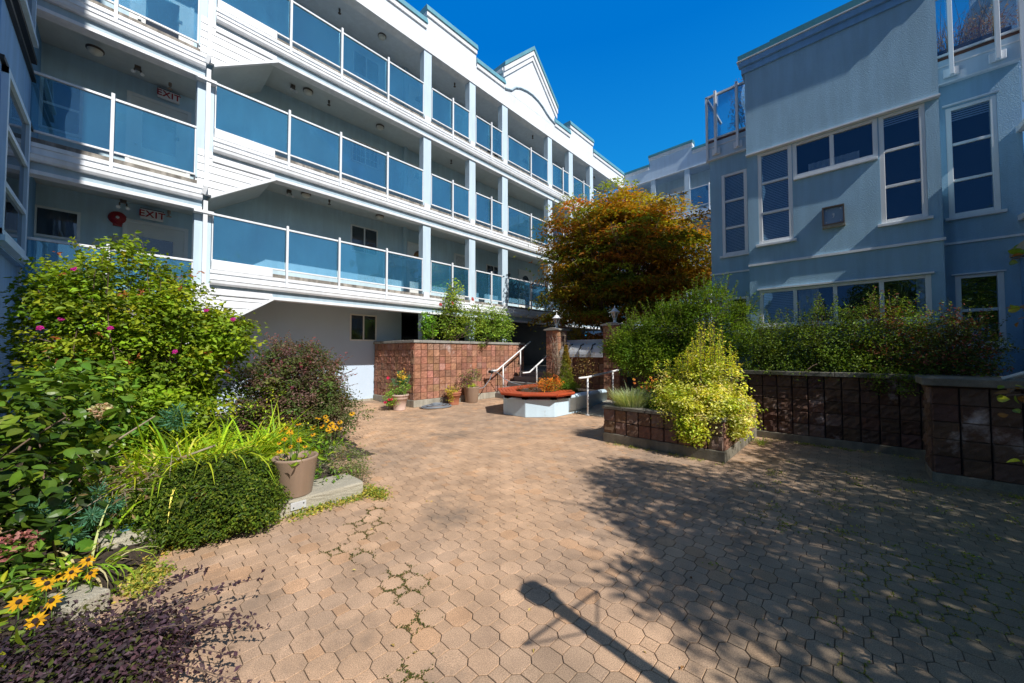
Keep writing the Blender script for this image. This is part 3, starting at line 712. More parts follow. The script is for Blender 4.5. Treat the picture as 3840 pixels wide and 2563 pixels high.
# sign on the bay wall
t = thing('wall_plaque', 'square bronze framed blue plaque on the bay wall between the tall windows', 'wall sign', (kx(-.27), Y1, kz(4.27)))
a, b, c, d = kx(-.455), kx(-.10), kz(4.30), kz(4.69)
MB().box(a, b, Y1 - .12, Y1, d - .025, d).box(a, b, Y1 - .12, Y1, c, c + .02).box(a, a + .025, Y1 - .12, Y1, c + .02, d - .025).box(b - .02, b, Y1 - .12, Y1, c + .02, d - .025).build('plaque_frame', MT['bronze'], t)
MB().box(a + .025, b - .02, Y1 - .075, Y1 - .01, c + .02, d - .025).build('plaque_face', MT['plaque'], t)
MB().box(a, b + .01, Y1 - .11, Y1, c - .045, c - .004).build('plaque_sill', MT['concrete'], t)
for x, z in ((a + .06, c + .06), (b - .055, c + .06), (a + .06, d - .065), (b - .055, d - .065)):
    o = MB().lathe((0, 0, 0), [(.012, 0), (.009, .007), (.001, .009)], 10); o.v = [(x + p, Y1 - .075 - r, z + q) for p, q, r in o.v]; o.build('stud', MT['white'], t)
cx, cz = (a + b) / 2, (c + d) / 2
MB().tube([(cx - .012, Y1 - .078, cz + .04), (cx + .012, Y1 - .078, cz + .035), (cx + .008, Y1 - .078, cz - .03), (cx - .008, Y1 - .078, cz - .045)], .007, 6).tube([(cx - .018, Y1 - .078, cz + .012), (cx + .02, Y1 - .078, cz + .02)], .006, 6).build('mark', MT['white'], t)

# ------------------------------------------------------------------ neighbour block at the right edge and upper house behind the terrace
nb = thing('neighbour_block', 'white trimmed bay and dark porch of the next building at the right edge', 'building', (4, 9, 0))
MB().box(2.32, 8, 8.95, 14, 0, 5.6).build('wall', MT['blue2'], nb)
MB().box(2.08, 2.20, Y2 - .55, Y2 - .02, kz(3.2), kz(5.55)).build('bay_frame', MT['white'], nb)
MB().prism([(Y2 - .7, kz(5.45)), (Y2 - .7, kz(5.53)), (Y2, kz(5.60)), (Y2, kz(5.50))], 0, 2.0, 2.32).prism([(Y2 - .7, kz(3.86)), (Y2 - .7, kz(3.93)), (Y2, kz(4.02)), (Y2, kz(3.92))], 0, 1.98, 2.32).build('bracket', MT['white'], nb)
MB().box(1.88, 2.32, Y2 - .9, Y2 - .02, kz(3.28), kz(3.42)).build('porch_roof', MT['concrete'], nb)
MB().box(1.98, 2.32, Y2 - .5, Y2 - .03, 1.2, kz(3.28)).build('porch_wall', MT['blue2'], nb)
uh = thing('upper_house', 'grey shingled gable house rising behind the right roof terrace', 'building', (4, 15, 6))
MB().box(2.6, 8, 14.2, 18, 6, 10.2).build('wall', MT['stucco'], uh)
MB().prism([(2.3, 10.1), (2.3, 10.3), (5, 13.6), (8, 10.3), (8, 10.1)], 1, 13.9, 18).build('roof', MT['band'], uh)
MB().prism([(2.2, 9.95), (2.2, 10.35), (5, 13.75), (5, 13.35)], 1, 13.7, 13.9).build('barge_board', MT['column'], uh)
win_ = MB().box(3.2, 4.3, 14.1, 14.2, 7.6, 9.2).build('window', MT['paneblue'], uh)
# ------------------------------------------------------------------ ground
g = MB(); g.add([(-60, -60, -.006), (60, -60, -.006), (60, 60, -.006), (-60, 60, -.006)], [(0, 1, 2, 3)])
tag(g.build('ground', MT['joint']), None, None, kind='structure')

def bed_mask(x, y):
    """true where the left planting bed is"""
    edge = np.where(y < .25, -4.15 + (.25 - y) * 1.9, -4.14)
    return ((x < edge) & (y < 1.95)) | ((x < -5.6) & (y < 2.75 - (x + 5.6) * .05) & (y > 1.9))
def fnoise(x, y, s, seed=0):
    r = np.random.default_rng(seed); v = 0
    for k in range(7):
        a = r.uniform(0, 6.28); f = s * r.uniform(.6, 2.2); ph = r.uniform(0, 6.28)
        v = v + np.sin((x * np.cos(a) + y * np.sin(a)) * f + ph + 1.3 * np.sin((y * np.cos(a) - x * np.sin(a)) * f * .7 + ph))
    return v / 7
SP = .165; Q = math.sqrt(.5)
ii, jj = np.meshgrid(np.arange(-90, 90), np.arange(-90, 90), indexing='ij')
def centres(off):
    a = .078 + (ii.ravel() + off) * SP; b = .026 + (jj.ravel() + off) * SP
    x = (a + b) * Q; y = (a - b) * Q
    ok = (x > -11.95) & (x < 2.6) & (y > -1.6) & (y < 10.3) & ~bed_mask(x, y)
    ok &= ~((x < -9.55) & (y > 6)) & ~((x > -7.1) & (x < -5.6) & (y > 7.3)) & ~((x > -3.2) & (x < -1.5) & (y > 6.2)) & ~((x > -1.4) & (y > 8.5))
    # keep what the court could show: in front of the camera
    ok &= (-.684 * x + .729 * y) > .5
    return x[ok], y[ok]
def pavers(cx, cy, poly, inset, zr):
    n = len(cx); k = len(poly)
    th = rng.normal(0, .012, n)
    p = np.array(poly)
    def ring(scale_in, z):
        q = p * (1 - scale_in / np.linalg.norm(p, axis=1).mean())
        X = cx[:, None] + q[None, :, 0] * np.cos(th)[:, None] - q[None, :, 1] * np.sin(th)[:, None]
        Y = cy[:, None] + q[None, :, 0] * np.sin(th)[:, None] + q[None, :, 1] * np.cos(th)[:, None]
        tx, ty = rng_t[0], rng_t[1]
        Z = z + h[:, None] + tx[:, None] * q[None, :, 0] + ty[:, None] * q[None, :, 1]
        return np.stack([X, Y, Z], 2)
    h = rng.normal(0, .0006, n); rng_t = rng.normal(0, .002, (2, n))
    A = ring(.0026, -.02); B = ring(.0028, -.0017); Cc = ring(.0052, .0)
    V = np.concatenate([A, B, Cc], 1).reshape(-1, 3)
    base = np.arange(n)[:, None] * (3 * k)
    F4 = []
    for lv in range(2):
        for j in range(k):
            j2 = (j + 1) % k; F4.append(base + [lv * k + j, lv * k + j2, (lv + 1) * k + j2, (lv + 1) * k + j])
    F4 = np.concatenate(F4, 0)
    T = np.concatenate([np.stack([F4[:, 0], F4[:, 1], F4[:, 2]], 1), np.stack([F4[:, 0], F4[:, 2], F4[:, 3]], 1)] + [base + [2 * k, 2 * k + j, 2 * k + j + 1] for j in range(1, k - 1)], 0)
    # colours
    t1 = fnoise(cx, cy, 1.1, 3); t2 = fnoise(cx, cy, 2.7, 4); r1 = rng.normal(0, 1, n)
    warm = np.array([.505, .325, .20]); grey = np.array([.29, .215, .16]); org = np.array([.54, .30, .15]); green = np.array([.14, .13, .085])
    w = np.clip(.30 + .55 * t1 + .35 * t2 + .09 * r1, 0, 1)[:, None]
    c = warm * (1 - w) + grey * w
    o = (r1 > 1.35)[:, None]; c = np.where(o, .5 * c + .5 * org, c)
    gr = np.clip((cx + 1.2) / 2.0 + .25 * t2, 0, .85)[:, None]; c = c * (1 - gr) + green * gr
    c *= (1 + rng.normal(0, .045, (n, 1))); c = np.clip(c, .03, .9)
    return V, T, np.repeat(c, 3 * k, 0)
cc = .060
# octagon in the rotated frame (45 deg): octagons touch along a,b directions
h = SP / 2
octo = [(h, -h + cc), (h, h - cc), (h - cc, h), (-h + cc, h), (-h, h - cc), (-h, -h + cc), (-h + cc, -h), (h - cc, -h)]
rot = lambda P: [((a + b) * Q, (a - b) * Q) for a, b in P][::-1]
sq = [(cc, 0), (0, cc), (-cc, 0), (0, -cc)]
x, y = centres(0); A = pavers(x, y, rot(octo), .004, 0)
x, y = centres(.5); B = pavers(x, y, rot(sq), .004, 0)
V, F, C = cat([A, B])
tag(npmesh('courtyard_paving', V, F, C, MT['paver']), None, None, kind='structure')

# soil of the left bed: gently mounded sheet
xs = np.linspace(-10.2, -2.4, 60); ys = np.linspace(-1.24, 2.9, 36)
XX, YY = np.meshgrid(xs, ys, indexing='ij')
Z = np.where(bed_mask(XX + .1, YY), .12 + .10 * np.clip((-XX - 4.2) / 2, 0, 1) + .03 * fnoise(XX, YY, 5, 8), -.06)
Z = np.where(YY > 1.95, np.minimum(Z, .05), Z)
i, j = np.meshgrid(np.arange(59), np.arange(35), indexing='ij'); b = (i * 36 + j).ravel()
V = np.stack([XX.ravel(), YY.ravel(), Z.ravel()], 1); F = np.stack([b, b + 36, b + 37, b + 1], 1)
o = npmesh('garden_bed', V, F, None, MT['soil'], smooth=True); tag(o, None, None, kind='structure')

# ------------------------------------------------------------------ block walls
def block_faces(faces, bw=.221, bh=.212, amp=.0042, tone=1.):
    """faces: (x0,y0,dx,dy,nx,ny,length,rows,z0)"""
    Vs = []; Fs = []; Cs = []; o = 0
    G = 7; UU = np.array([0, .045, .27, .5, .73, .955, 1.])
    for (x0, y0, dx, dy, nx, ny, L, rows, zb) in faces:
        nc = max(1, round(L / bw)); w = L / nc
        for r_ in range(rows):
            for c_ in range(nc):
                u = UU
                U, W = np.meshgrid(u, u, indexing='ij')
                m = .008
                uu = c_ * w + m + U * (w - 2 * m); zz = zb + r_ * bh + .004 + W * (bh - .008)
                d = rng.normal(.013, amp, (G, G)) + rng.normal(0, .002)
                edge = (U == 0) | (U == 1) | (W == 0) | (W == 1)
                d = np.where(edge, rng.normal(.004, .003, (G, G)), np.maximum(d, .004))
                P = np.stack([x0 + dx * uu + nx * d, y0 + dy * uu + ny * d, zz], 2).reshape(-1, 3)
                back = np.stack([x0 + dx * uu - nx * .02, y0 + dy * uu - ny * .02, zz], 2).reshape(-1, 3)
                ring = [k for k in range(G)] + [k * G + G - 1 for k in range(1, G)] + [(G - 1) * G + k for k in range(G - 2, -1, -1)] + [k * G for k in range(G - 2, 0, -1)]; NR = len(ring)
                Vs.append(P); Vs.append(back[ring])
                f = []
                flip = (dx * ny - dy * nx) > 0      # orientation
                for a in range(G - 1):
                    for b in range(G - 1):
                        q = [a * G + b, (a + 1) * G + b, (a + 1) * G + b + 1, a * G + b + 1]
                        f += [[q[0], q[1], q[2]], [q[0], q[2], q[3]]]
                n0 = G * G
                for k in range(NR):
                    k2 = (k + 1) % NR
                    f += [[ring[k], ring[k2], n0 + k2], [ring[k], n0 + k2, n0 + k]]
                Fs.append(np.array(f) + o); o += n0 + NR
                base = tone * np.array([.345, .165, .102]) * (np.array([.92, 1.04, 1.12]) if tone < .9 else 1) * (1 + rng.normal(0, .13)) * (1 + rng.normal(0, .05, 3))  # lower tone puts tree shade into the block colour
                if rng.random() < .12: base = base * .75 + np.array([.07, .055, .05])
                Cs.append(np.repeat(np.clip(base, .02, .9)[None], n0 + NR, 0))
    return np.concatenate(Vs), np.concatenate(Fs), np.concatenate(Cs)

def cap_box(mb, x0, x1, y0, y1, z0, z1, along, step=.6):
    a, b = (x0, x1) if along == 'x' else (y0, y1)
    n = max(1, round((b - a) / step)); 
    for k in range(n):
        p, q = a + (b - a) * k / n + .003, a + (b - a) * (k + 1) / n - .003
        dz = random.uniform(-.004, .004)
        if along == 'x': mb.box(p, q, y0, y1, z0, z1 + dz)
        else: mb.box(x0, x1, p, q, z0, z1 + dz)

# tall planter along the stairs
pl = thing('block_planter', 'tall raised planter of reddish split-face blocks with grey coping, beside the stair rails', 'planter', (-10.6, 8, 0))
px0, px1, py0, py1 = WX - .03, -9.45, 5.88, 10.75
MB().box(px0, px1 - .02, py0 + .02, py1, .2, 1.90).build('core', MT['mortar'], pl)
MB().box(px0, px1 + .03, py0 - .03, py1, 0, .205).build('footing', MT['concrete'], pl, bevel=.01)
V, F, C = block_faces([(px0 + .02, py0, 1, 0, 0, -1, px1 - px0 - .02, 8, .205), (px1, py0, 0, 1, 1, 0, py1 - py0, 8, .205)], amp=.0055)
npmesh('blockwork', V, F, C, MT['block'], pl)
cp = MB(); cap_box(cp, px0, px1 + .05, py0 - .05, py0 + .25, 1.905, 1.985, 'x'); cap_box(cp, px1 - .25, px1 + .05, py0 + .25, py1 + .03, 1.905, 1.985, 'y', .45)
cp.build('coping', MT['cap'], pl, bevel=.006)
MB().box(px0, px1 - .25, py0 + .25, py1, 1.8, 1.92).build('soil', MT['soil'], pl)

# low box planter in the middle right
bp = thing('block_planter', 'low square planter of shade-darkened reddish blocks holding the golden shrub and grey-green lavender', 'planter', (-2.4, 7.2, 0))
qx0, qx1, qy0, qy1 = -3.34, -1.42, 6.0, 8.3
MB().box(qx0 + .02, qx1 - .02, qy0 + .02, qy1, .15, .58).build('core', MT['mortar'], bp)
MB().box(qx0 - .02, qx1 + .02, qy0 - .02, qy1, 0, .165).build('footing', MT['footshade'], bp, bevel=.01)
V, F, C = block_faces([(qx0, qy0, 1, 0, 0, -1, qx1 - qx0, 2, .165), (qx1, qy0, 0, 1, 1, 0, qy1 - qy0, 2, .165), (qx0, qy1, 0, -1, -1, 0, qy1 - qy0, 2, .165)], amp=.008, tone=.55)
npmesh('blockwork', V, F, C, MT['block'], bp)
cp = MB(); cap_box(cp, qx0 - .03, qx1 + .03, qy0 - .03, qy0 + .22, .59, .645, 'x', .42); cap_box(cp, qx0 - .03, qx0 + .2, qy0 + .22, qy1, .59, .645, 'y', .42); cap_box(cp, qx1 - .2, qx1 + .03, qy0 + .22, qy1, .59, .645, 'y', .42)
cp.build('coping', MT['capshade'], bp, bevel=.006)
MB().box(qx0 + .2, qx1 - .2, qy0 + .22, qy1, .5, .60).build('soil', MT['soil'], bp)

# retaining wall below the right building
rw = thing('retaining_wall', 'long shade-darkened reddish block retaining wall with grey coping under the hedge on the right', 'wall', (0, 8.35, 0))
ry = 8.32
MB().box(-3.36, 6, ry + .02, ry + .3, .12, 1.18).box(-3.36, -3.1, ry + .3, 10.77, .12, 1.18).build('core', MT['mortar'], rw)
MB().box(-3.38, 6, ry - .03, ry + .3, -.02, .125).build('footing', MT['footshade'], rw, bevel=.01)
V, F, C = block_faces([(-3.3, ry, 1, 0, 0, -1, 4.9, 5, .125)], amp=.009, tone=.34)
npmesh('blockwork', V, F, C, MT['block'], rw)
cp = MB(); cap_box(cp, -3.4, 6, ry - .06, ry + .26, 1.185, 1.26, 'x', .45); cp.build('coping', MT['capshade'], rw, bevel=.006)
tag(MB().box(-3.3, 2.3, ry + .28, Y1 + .0, .3, 1.14).build('raised_bed', MT['soil']), None, None, kind='structure')
nw = thing('retaining_wall', 'nearer block wall with thick coping jutting forward at the right edge of the picture', 'wall', (1.5, 7.1, 0))
ny_ = 6.98
MB().box(.70, 6, ny_ + .02, ny_ + .55, .12, 1.20).build('core', MT['mortar'], nw)
MB().box(.66, 6, ny_ - .03, ny_ + .56, -.02, .105).build('footing', MT['footshade'], nw, bevel=.01)
V, F, C = block_faces([(.68, ny_, 1, 0, 0, -1, 2.3, 5, .105), (.68, ny_ + .55, 0, -1, -1, 0, .55, 5, .105)], .235, amp=.009, tone=.34)  # near wall blocks darkened in colour for the shade
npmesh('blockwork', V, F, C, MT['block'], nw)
cp = MB(); cap_box(cp, .60, 6, ny_ - .07, ny_ + .62, 1.185, 1.275, 'x', .9); cp.build('coping', MT['capshade'], nw, bevel=.01)
hr = thing('handrail', 'pale blue tube handrail rising from the near wall at the right edge', 'handrail', (1.3, 6.9, 1.27))
MB().tube([(1.24, 7.0, 1.29), (1.55, 6.9, 1.45), (2.6, 6.6, 2.0)], .024, 10).build('tube', MT['greypole'], hr, True)
MB().tube([(2.5, 6.9, 1.27), (2.5, 6.62, 1.95)], .02, 8).build('post', MT['greypole'], hr, True)

# ------------------------------------------------------------------ octagonal planter with red bench
op = thing('octagonal_planter', 'pale blue octagonal planter wrapped by a red slatted bench in mid court', 'planter', (-6.4, 7.8, 0))
out = [(-6.72, 6.84), (-5.97, 6.84), (-5.45, 7.36), (-5.45, 10.1), (-7.3, 10.1), (-7.3, 7.42)]
MB().prism(out, 2, 0, .44).build('wall', MT['planterblue'], op, bevel=.015)
MB().prism([(-5.63, .1), (-5.40, .1), (-5.40, .42)] + [(-5.515 + .115 * math.cos(a), .42 + .09 * math.sin(a)) for a in [math.pi * k / 10 for k in range(11)]] + [(-5.63, .42)], 1, 7.95, 10.3).build('rounded_curb', MT['planterblue'], op, True)
MB().prism([(-6.62, 7.0), (-6.05, 7.0), (-5.62, 7.44), (-5.62, 10.05), (-7.15, 10.05), (-7.15, 7.5)], 2, .44, .47).build('soil', MT['soil'], op)
# bench: octagon ring of mitred slats
bo = [(-6.62, 6.62), (-5.93, 6.68), (-5.26, 7.22), (-5.24, 7.95), (-5.62, 8.35)]   # right side arm
bL = [(-7.62, 9.35), (-7.46, 7.34), (-6.62, 6.62)]
def inset_poly(pts, d):
    out = []
    for k in range(len(pts)):
        p = Vector(pts[k]); a = Vector(pts[max(k - 1, 0)]); b = Vector(pts[min(k + 1, len(pts) - 1)])
        d1 = (p - a); d2 = (b - p)
        d1 = d1.normalized() if d1.length > 1e-6 else d2.normalized(); d2 = d2.normalized() if d2.length > 1e-6 else d1
        n1 = Vector((-d1.y, d1.x)); n2 = Vector((-d2.y, d2.x)); n = (n1 + n2); n = n / max(n.dot(n1), .3)
        out.append(tuple(p + n * d))
    return out
path = bL + bo[1:]
be = thing('bench', 'red painted wooden slat bench running around the rim of the octagonal planter', 'bench', (-6.4, 7.4, .44))
nsl = 5; wtot = .46
for sidx in range(len(path) - 1):
    for k in range(nsl):
        a0 = inset_poly(path, k * wtot / nsl + .006); a1 = inset_poly(path, (k + 1) * wtot / nsl - .006)
        p, q, r_, s_ = a0[sidx], a0[sidx + 1], a1[sidx + 1], a1[sidx]
        def sh(u, v, e=.004):
            u = Vector(u); v = Vector(v); d = (v - u).normalized(); return tuple(u + d * e)
        P = [sh(p, q), sh(q, p), sh(r_, s_), sh(s_, r_)]
        MB().prism(P, 2, .555, .595).build('slat', MT['redwood'], be, bevel=.004)
inn = inset_poly(path, .2)
for sidx in range(len(path) - 1):
    p = Vector(path[sidx]); q = Vector(path[sidx + 1])
    # fascia under the outer edge
    a0 = inset_poly(path, .03); a1 = inset_poly(path, .06)
    MB().prism([a0[sidx], a0[sidx + 1], a1[sidx + 1], a1[sidx]], 2, .525, .554).build('apron', MT['redwood'], be)
    n_ = max(1, int((q - p).length / .6))
    for k in range(n_ + 1):
        c = Vector(inn[sidx]).lerp(Vector(inn[sidx + 1]), k / n_ if n_ else .5); 
        MB().box(c.x - .06, c.x + .06, c.y - .06, c.y + .06, .441, .553).build('bracket', MT['redwood'], be)

# ------------------------------------------------------------------ gate pillars, curved cover, terrace behind
def pillar(x0, y0, zt, name_label, lamp_label):
    w = .5
    t = thing('gate_pillar', name_label, 'pillar', (x0 + .25, y0 + .25, 0), 'block pillars carrying lanterns')
    MB().box(x0 + .02, x0 + w - .02, y0 + .02, y0 + w - .02, 0, zt).build('core', MT['mortar'], t)
    rows = int(zt / .212); z0 = zt - rows * .212
    V, F, C = block_faces([(x0, y0, 1, 0, 0, -1, w, rows, z0), (x0 + w, y0, 0, 1, 1, 0, w, rows, z0), (x0, y0 + w, 0, -1, -1, 0, w, rows, z0)], .25)
    npmesh('blockwork', V, F, C, MT['block'], t)
    MB().box(x0 - .07, x0 + w + .07, y0 - .07, y0 + w + .07, zt, zt + .05).prism([(x0 - .06, zt + .05), (x0 + w + .06, zt + .05), (x0 + .3, zt + .10), (x0 + .2, zt + .10)], 1, y0 - .06, y0 + w + .06).build('coping', MT['cap'], t, bevel=.008)
    cx, cy, z = x0 + .25, y0 + .25, zt + .10
    l = thing('pillar_lantern', lamp_label, 'lantern', (cx, cy, z), 'white lanterns on the pillars')
    MB().lathe((cx, cy, z), [(.001, 0), (.06, 0), (.06, .02), (.042, .03), (.042, .10), (.055, .11), (.045, .13), (.06, .145)], 16).build('base', MT['white'], l, True)
    fr = MB()
    for k in range(6):
        a = math.pi * k / 3; c_, s_ = math.cos(a), math.sin(a)
        fr.tube([(cx + .06 * c_, cy + .06 * s_, z + .14), (cx + .115 * c_, cy + .115 * s_, z + .31)], .0075, 5)
    fr.lathe((cx, cy, z), [(.112, .30), (.125, .30), (.125, .32), (.112, .32)], 6)
    fr.build('cage', MT['white'], l)
    MB().lathe((cx, cy, z), [(.05, .145), (.105, .305)], 6).build('glass', MT['clear'], l)
    MB().lathe((cx, cy, z), [(.15, .315), (.155, .33), (.10, .37), (.06, .425), (.025, .44), (.012, .455), (.018, .48), (.008, .50), (.004, .54)], 12).build('hood', MT['white'], l)
    MB().lathe((cx, cy, z), [(.02, .13), (.028, .17), (.028, .25), (.001, .28)], 10).build('bulb', MT['lampglass'], l)
pillar(-7.62, 9.82, 2.34, 'red block gate pillar with flat cap at the top of the stair, sunlit on its left face', 'white lantern in full sun on the left gate pillar')
pillar(-5.52, 9.90, 2.40, 'red block gate pillar half hidden behind the green bush', 'shaded white lantern on the right gate pillar beside the green bush')
cv = thing('curved_cover', 'pale grey half-round ribbed cover with dark scroll brackets spanning between the two pillars', 'cover', (-6.3, 10.1, 1.5))
prof = [(10.0 + .0 - .30 * math.cos(a), 1.62 + .30 * math.sin(a)) for a in [math.pi * k / 14 for k in range(15)]]
MB().prism([(10.15 - .30 * math.cos(a), 1.46 + .40 * math.sin(a)) for a in [math.pi * k / 14 for k in range(15)]], 0, -7.10, -5.54).build('shell', MT['corr'], cv)
for x in (-6.78, -6.36, -5.94, -7.08):
    pts = [(x + .02 * math.sin(k * 1.9), 10.15 - .315 * math.cos(a), 1.46 + .415 * math.sin(a)) for k, a in enumerate([math.pi * (.02 + .5 * j / 9) for j in range(10)])]
    MB().tube(pts, [.012 if k % 2 else .026 for k in range(10)], 6).build('scroll_bracket', MT['black'], cv)
tw = thing('terrace_wall', 'dark brick wall below the ribbed cover between the two pillars', 'wall', (-6.3, 10.2, 0))
MB().box(-7.12, -5.5, 10.02, 10.25, 0, 1.46).build('core', MT['mortar'], tw)
V, F, C = block_faces([(-7.1, 10.0, 1, 0, 0, -1, 1.6, 6, .2)]); npmesh('blockwork', V, F, C * .8, MT['block'], tw)
MB().box(-7.12, -5.5, 10.30, 10.36, 1.3, 1.98).box(-7.1, -5.6, 10.28, 10.40, 1.98, 2.02).build('back_panel', MT['greypole'], tw)
tag(MB().box(-14, -3.3, 10.78, BY + 1.5, -.02, .92).build('upper_terrace', MT['asphalt']), None, None, kind='structure')
tag(MB().box(-5.42, -3.36, 8.4, 10.77, -.02, .02).add([(-5.4, 8.2, .012), (-3.4, 8.2, .012), (-3.4, 10.78, .30), (-5.4, 10.78, .30)], [(0, 1, 2, 3)]).build('ramp', MT['concrete']), None, None, kind='structure')
# dense backdrop wall behind the maple: lower floors of the far terrace
V, F, C = block_faces([(-5.0, 10.72, 1, 0, 0, -1, 1.7, 7, .1)])
rw2 = thing('terrace_wall', 'dark block wall closing the top of the ramp under the green bush', 'wall', (-4.2, 10.8, 0)); npmesh('blockwork', V, F, C, MT['block'], rw2); MB().box(-5.02, -3.3, 10.74, 10.98, 0, 1.6).build('core', MT['mortar'], rw2); MB().box(-5.04, -3.3, 10.68, 11.0, 1.6, 1.67).build('coping', MT['cap'], rw2)
bwall = thing('terrace_wall', 'low shaded block wall at the far end of the court beneath the maple', 'wall', (-5, 15.5, 0))
MB().box(-9.5, -2.6, 15.5, 15.8, .9, 2.3).build('core', MT['mortar'], bwall); MB().box(-9.5, -2.6, 15.45, 15.85, 2.3, 2.38).build('coping', MT['cap'], bwall)

# ------------------------------------------------------------------ stairs and rails
st = thing('stairway', 'dark concrete stair climbing between the tall planter and the left gate pillar', 'stairs', (-8.5, 9.5, 0))
for k in range(5):
    MB().box(-9.40, -7.66, 9.15 + .32 * k, 10.78, .18 * k + .001, .18 * (k + 1)).build('step', MT['asphalt'], st, bevel=.01)
def pipe_rail(name, label, path, posts, r=.026):
    t = thing(name, label, 'handrail', path[0], 'white tube handrails')
    MB().tube(path, r, 12).build('tube', MT['pole'], t, True)
    for x, y, z0, z1 in posts:
        MB().tube([(x, y, z0 + .012), (x, y, z1)], r * .85, 10).build('post', MT['pole'], t, True)
        MB().lathe((x, y, z0), [(.06, 0), (.06, .012), (.001, .013)], 14).build('foot', MT['pole'], t)
pipe_rail('handrail', 'white tube handrail climbing the stair along the tall red planter', [(-9.12, 8.66, .98), (-9.12, 8.96, .99), (-9.12, 10.3, 1.76), (-9.12, 10.75, 2.02)], [(-9.12, 9.26, .18, 1.15), (-9.12, 10.18, .72, 1.68)])
pipe_rail('handrail', 'white tube handrail climbing the stair towards the left gate pillar', [(-7.78, 8.80, .95), (-7.78, 9.12, .96), (-7.78, 10.3, 1.62), (-7.78, 10.7, 1.84)], [(-7.78, 9.5, .36, 1.16)])
pipe_rail('handrail', 'white tube handrail of the ramp right of the octagonal planter, half hidden by the bush', [(-5.03, 7.80, .965), (-5.03, 8.2, .97), (-5.03, 9.54, 1.07), (-5.03, 10.7, 1.16)], [(-5.03, 8.2, .0, .96), (-5.03, 9.54, .15, 1.06)])

# ------------------------------------------------------------------ pots, hose, kerb, small things
def pot(name, label, x, y, z, prof, m, rim=None, group=None, soilz=None):
    t = thing(name, label, 'flower pot', (x, y, z), group)
    MB().lathe((x, y, z), prof, 40).build('pot_body', MT[m], t, True)
    r = soilz or (prof[-1][0] * .9, prof[-1][1])
    MB().lathe((x, y, z), [(.001, r[1]), (r[0], r[1] - .002)], 24).build('potting_soil', MT['soil'], t)
    return t
tanprof = [(.001, 0), (.150, 0), (.158, .015), (.205, .36), (.212, .375), (.205, .385), (.178, .383), (.172, .32)]
pot('flower_pot', 'taupe glazed pot with sparse yellow daisies standing on the concrete kerb beside the clipped mound', -4.24, 1.25, .155, tanprof, 'tan', soilz=(.172, .315))
big = [(.001, 0), (.19, 0), (.20, .02), (.255, .46), (.265, .49), (.258, .505), (.232, .505), (.225, .45)]
pot('flower_pot', 'tall taupe pot with a leggy green plant against the red block planter', -9.12, 7.80, 0, big, 'tan', soilz=(.22, .45))
tp = [(.001, 0), (.15, 0), (.155, .015), (.150, .03), (.195, .27), (.215, .275), (.218, .30), (.222, .345), (.235, .352), (.238, .375), (.225, .385), (.205, .38), (.20, .33)]
pot('flower_pot', 'terracotta pot with yellow-green trailing plant by the coiled hose', -9.12, 7.08, 0, tp, 'terra', soilz=(.20, .33))
cp_ = [(.001, 0), (.175, 0), (.18, .02), (.172, .035), (.228, .32), (.245, .325), (.25, .355), (.262, .41), (.28, .42), (.284, .45), (.268, .465), (.245, .455), (.24, .40)]
pot('flower_pot', 'faded pink pot with red flowers and blue-green spurge at the corner of the tall planter', -9.36, 5.36, 0, [(r * .92, z * .95) for r, z in cp_], 'cream', soilz=(.22, .38))
pot('flower_pot', 'small pale pot in the shade behind the faded pink pot', -9.78, 5.34, 0, [(r * .62, z * .6) for r, z in cp_], 'cream', soilz=(.15, .24))
# coiled hose
pts = []
for k in range(150):
    a = k * .26; rr = .20 + .13 * math.sin(k * .031 + .4); 
    pts.append((-8.98 + (rr + .05) * math.cos(a) * .92, 6.34 + (rr + .05) * 1.25 * math.sin(a), .018 + .10 * k / 150 * (1.2 - rr * 1.6) + random.uniform(0, .006)))
h_ = MB().tube(pts, .0135, 7)
h_.tube([(-9.0, 6.1, .02), (-9.08, 5.95, .02), (-9.2, 5.9, .02)], .014, 7)
tag(h_.build('garden_hose', MT['hose'], None, True), 'coiled grey garden hose lying on the pavers in front of the tall red planter', 'hose')
rp = [(-9.10, 8.68, .97), (-9.06, 8.9, .93), (-8.98, 9.15, .70), (-8.8, 9.35, .56), (-8.5, 9.42, .50), (-8.1, 9.3, .45), (-7.9, 9.2, .55)]
tag(MB().tube(rp, .014, 6).tube([(-9.10, 8.72, .95), (-9.0, 8.5, .70), (-9.03, 8.25, .45), (-9.1, 8.0, .40), (-9.18, 7.86, .36)], .012, 6).build('hose_line', MT['hose'], None, True), 'grey hose line looped over the left stair handrail', 'hose')
tag(MB().tube([(-9.17, 8.62, .95), (-9.02, 8.66, .95)], .05, 8).build('rail_clamp', MT['black'], None, True), 'dark clamp on the lower end of the left stair handrail', 'clamp')

# kerb stones
def rough_box(x0, x1, y0, y1, z0, z1, label, nm='kerb_stone', yaw=0., nx=10, m='kerb', amp=.0028):
    import bmesh
    bm = bmesh.new(); bmesh.ops.create_cube(bm, size=1)
    bmesh.ops.subdivide_edges(bm, edges=bm.edges, cuts=nx, use_grid_fill=True)
    c = Vector(((x0 + x1) / 2, (y0 + y1) / 2, (z0 + z1) / 2)); s = Vector((x1 - x0, y1 - y0, z1 - z0))
    for v in bm.verts:
        p = Vector(v.co); e = sum(1 for q in p if abs(abs(q) - .5) < 1e-4)
        p = Vector((p.x * s.x, p.y * s.y, p.z * s.z))
        if e >= 2: p *= (1 - .012 * e)
        p += Vector((random.gauss(0, amp), random.gauss(0, amp), random.gauss(0, amp))) * .55
        v.co = Matrix.Rotation(yaw, 3, 'Z') @ p + c
    me = bpy.data.meshes.new(nm); bm.to_mesh(me); bm.free()
    o = link(nm, me, MT[m], None, False)
    return tag(o, label, 'kerb stone', 'rough concrete kerb along the planting bed')
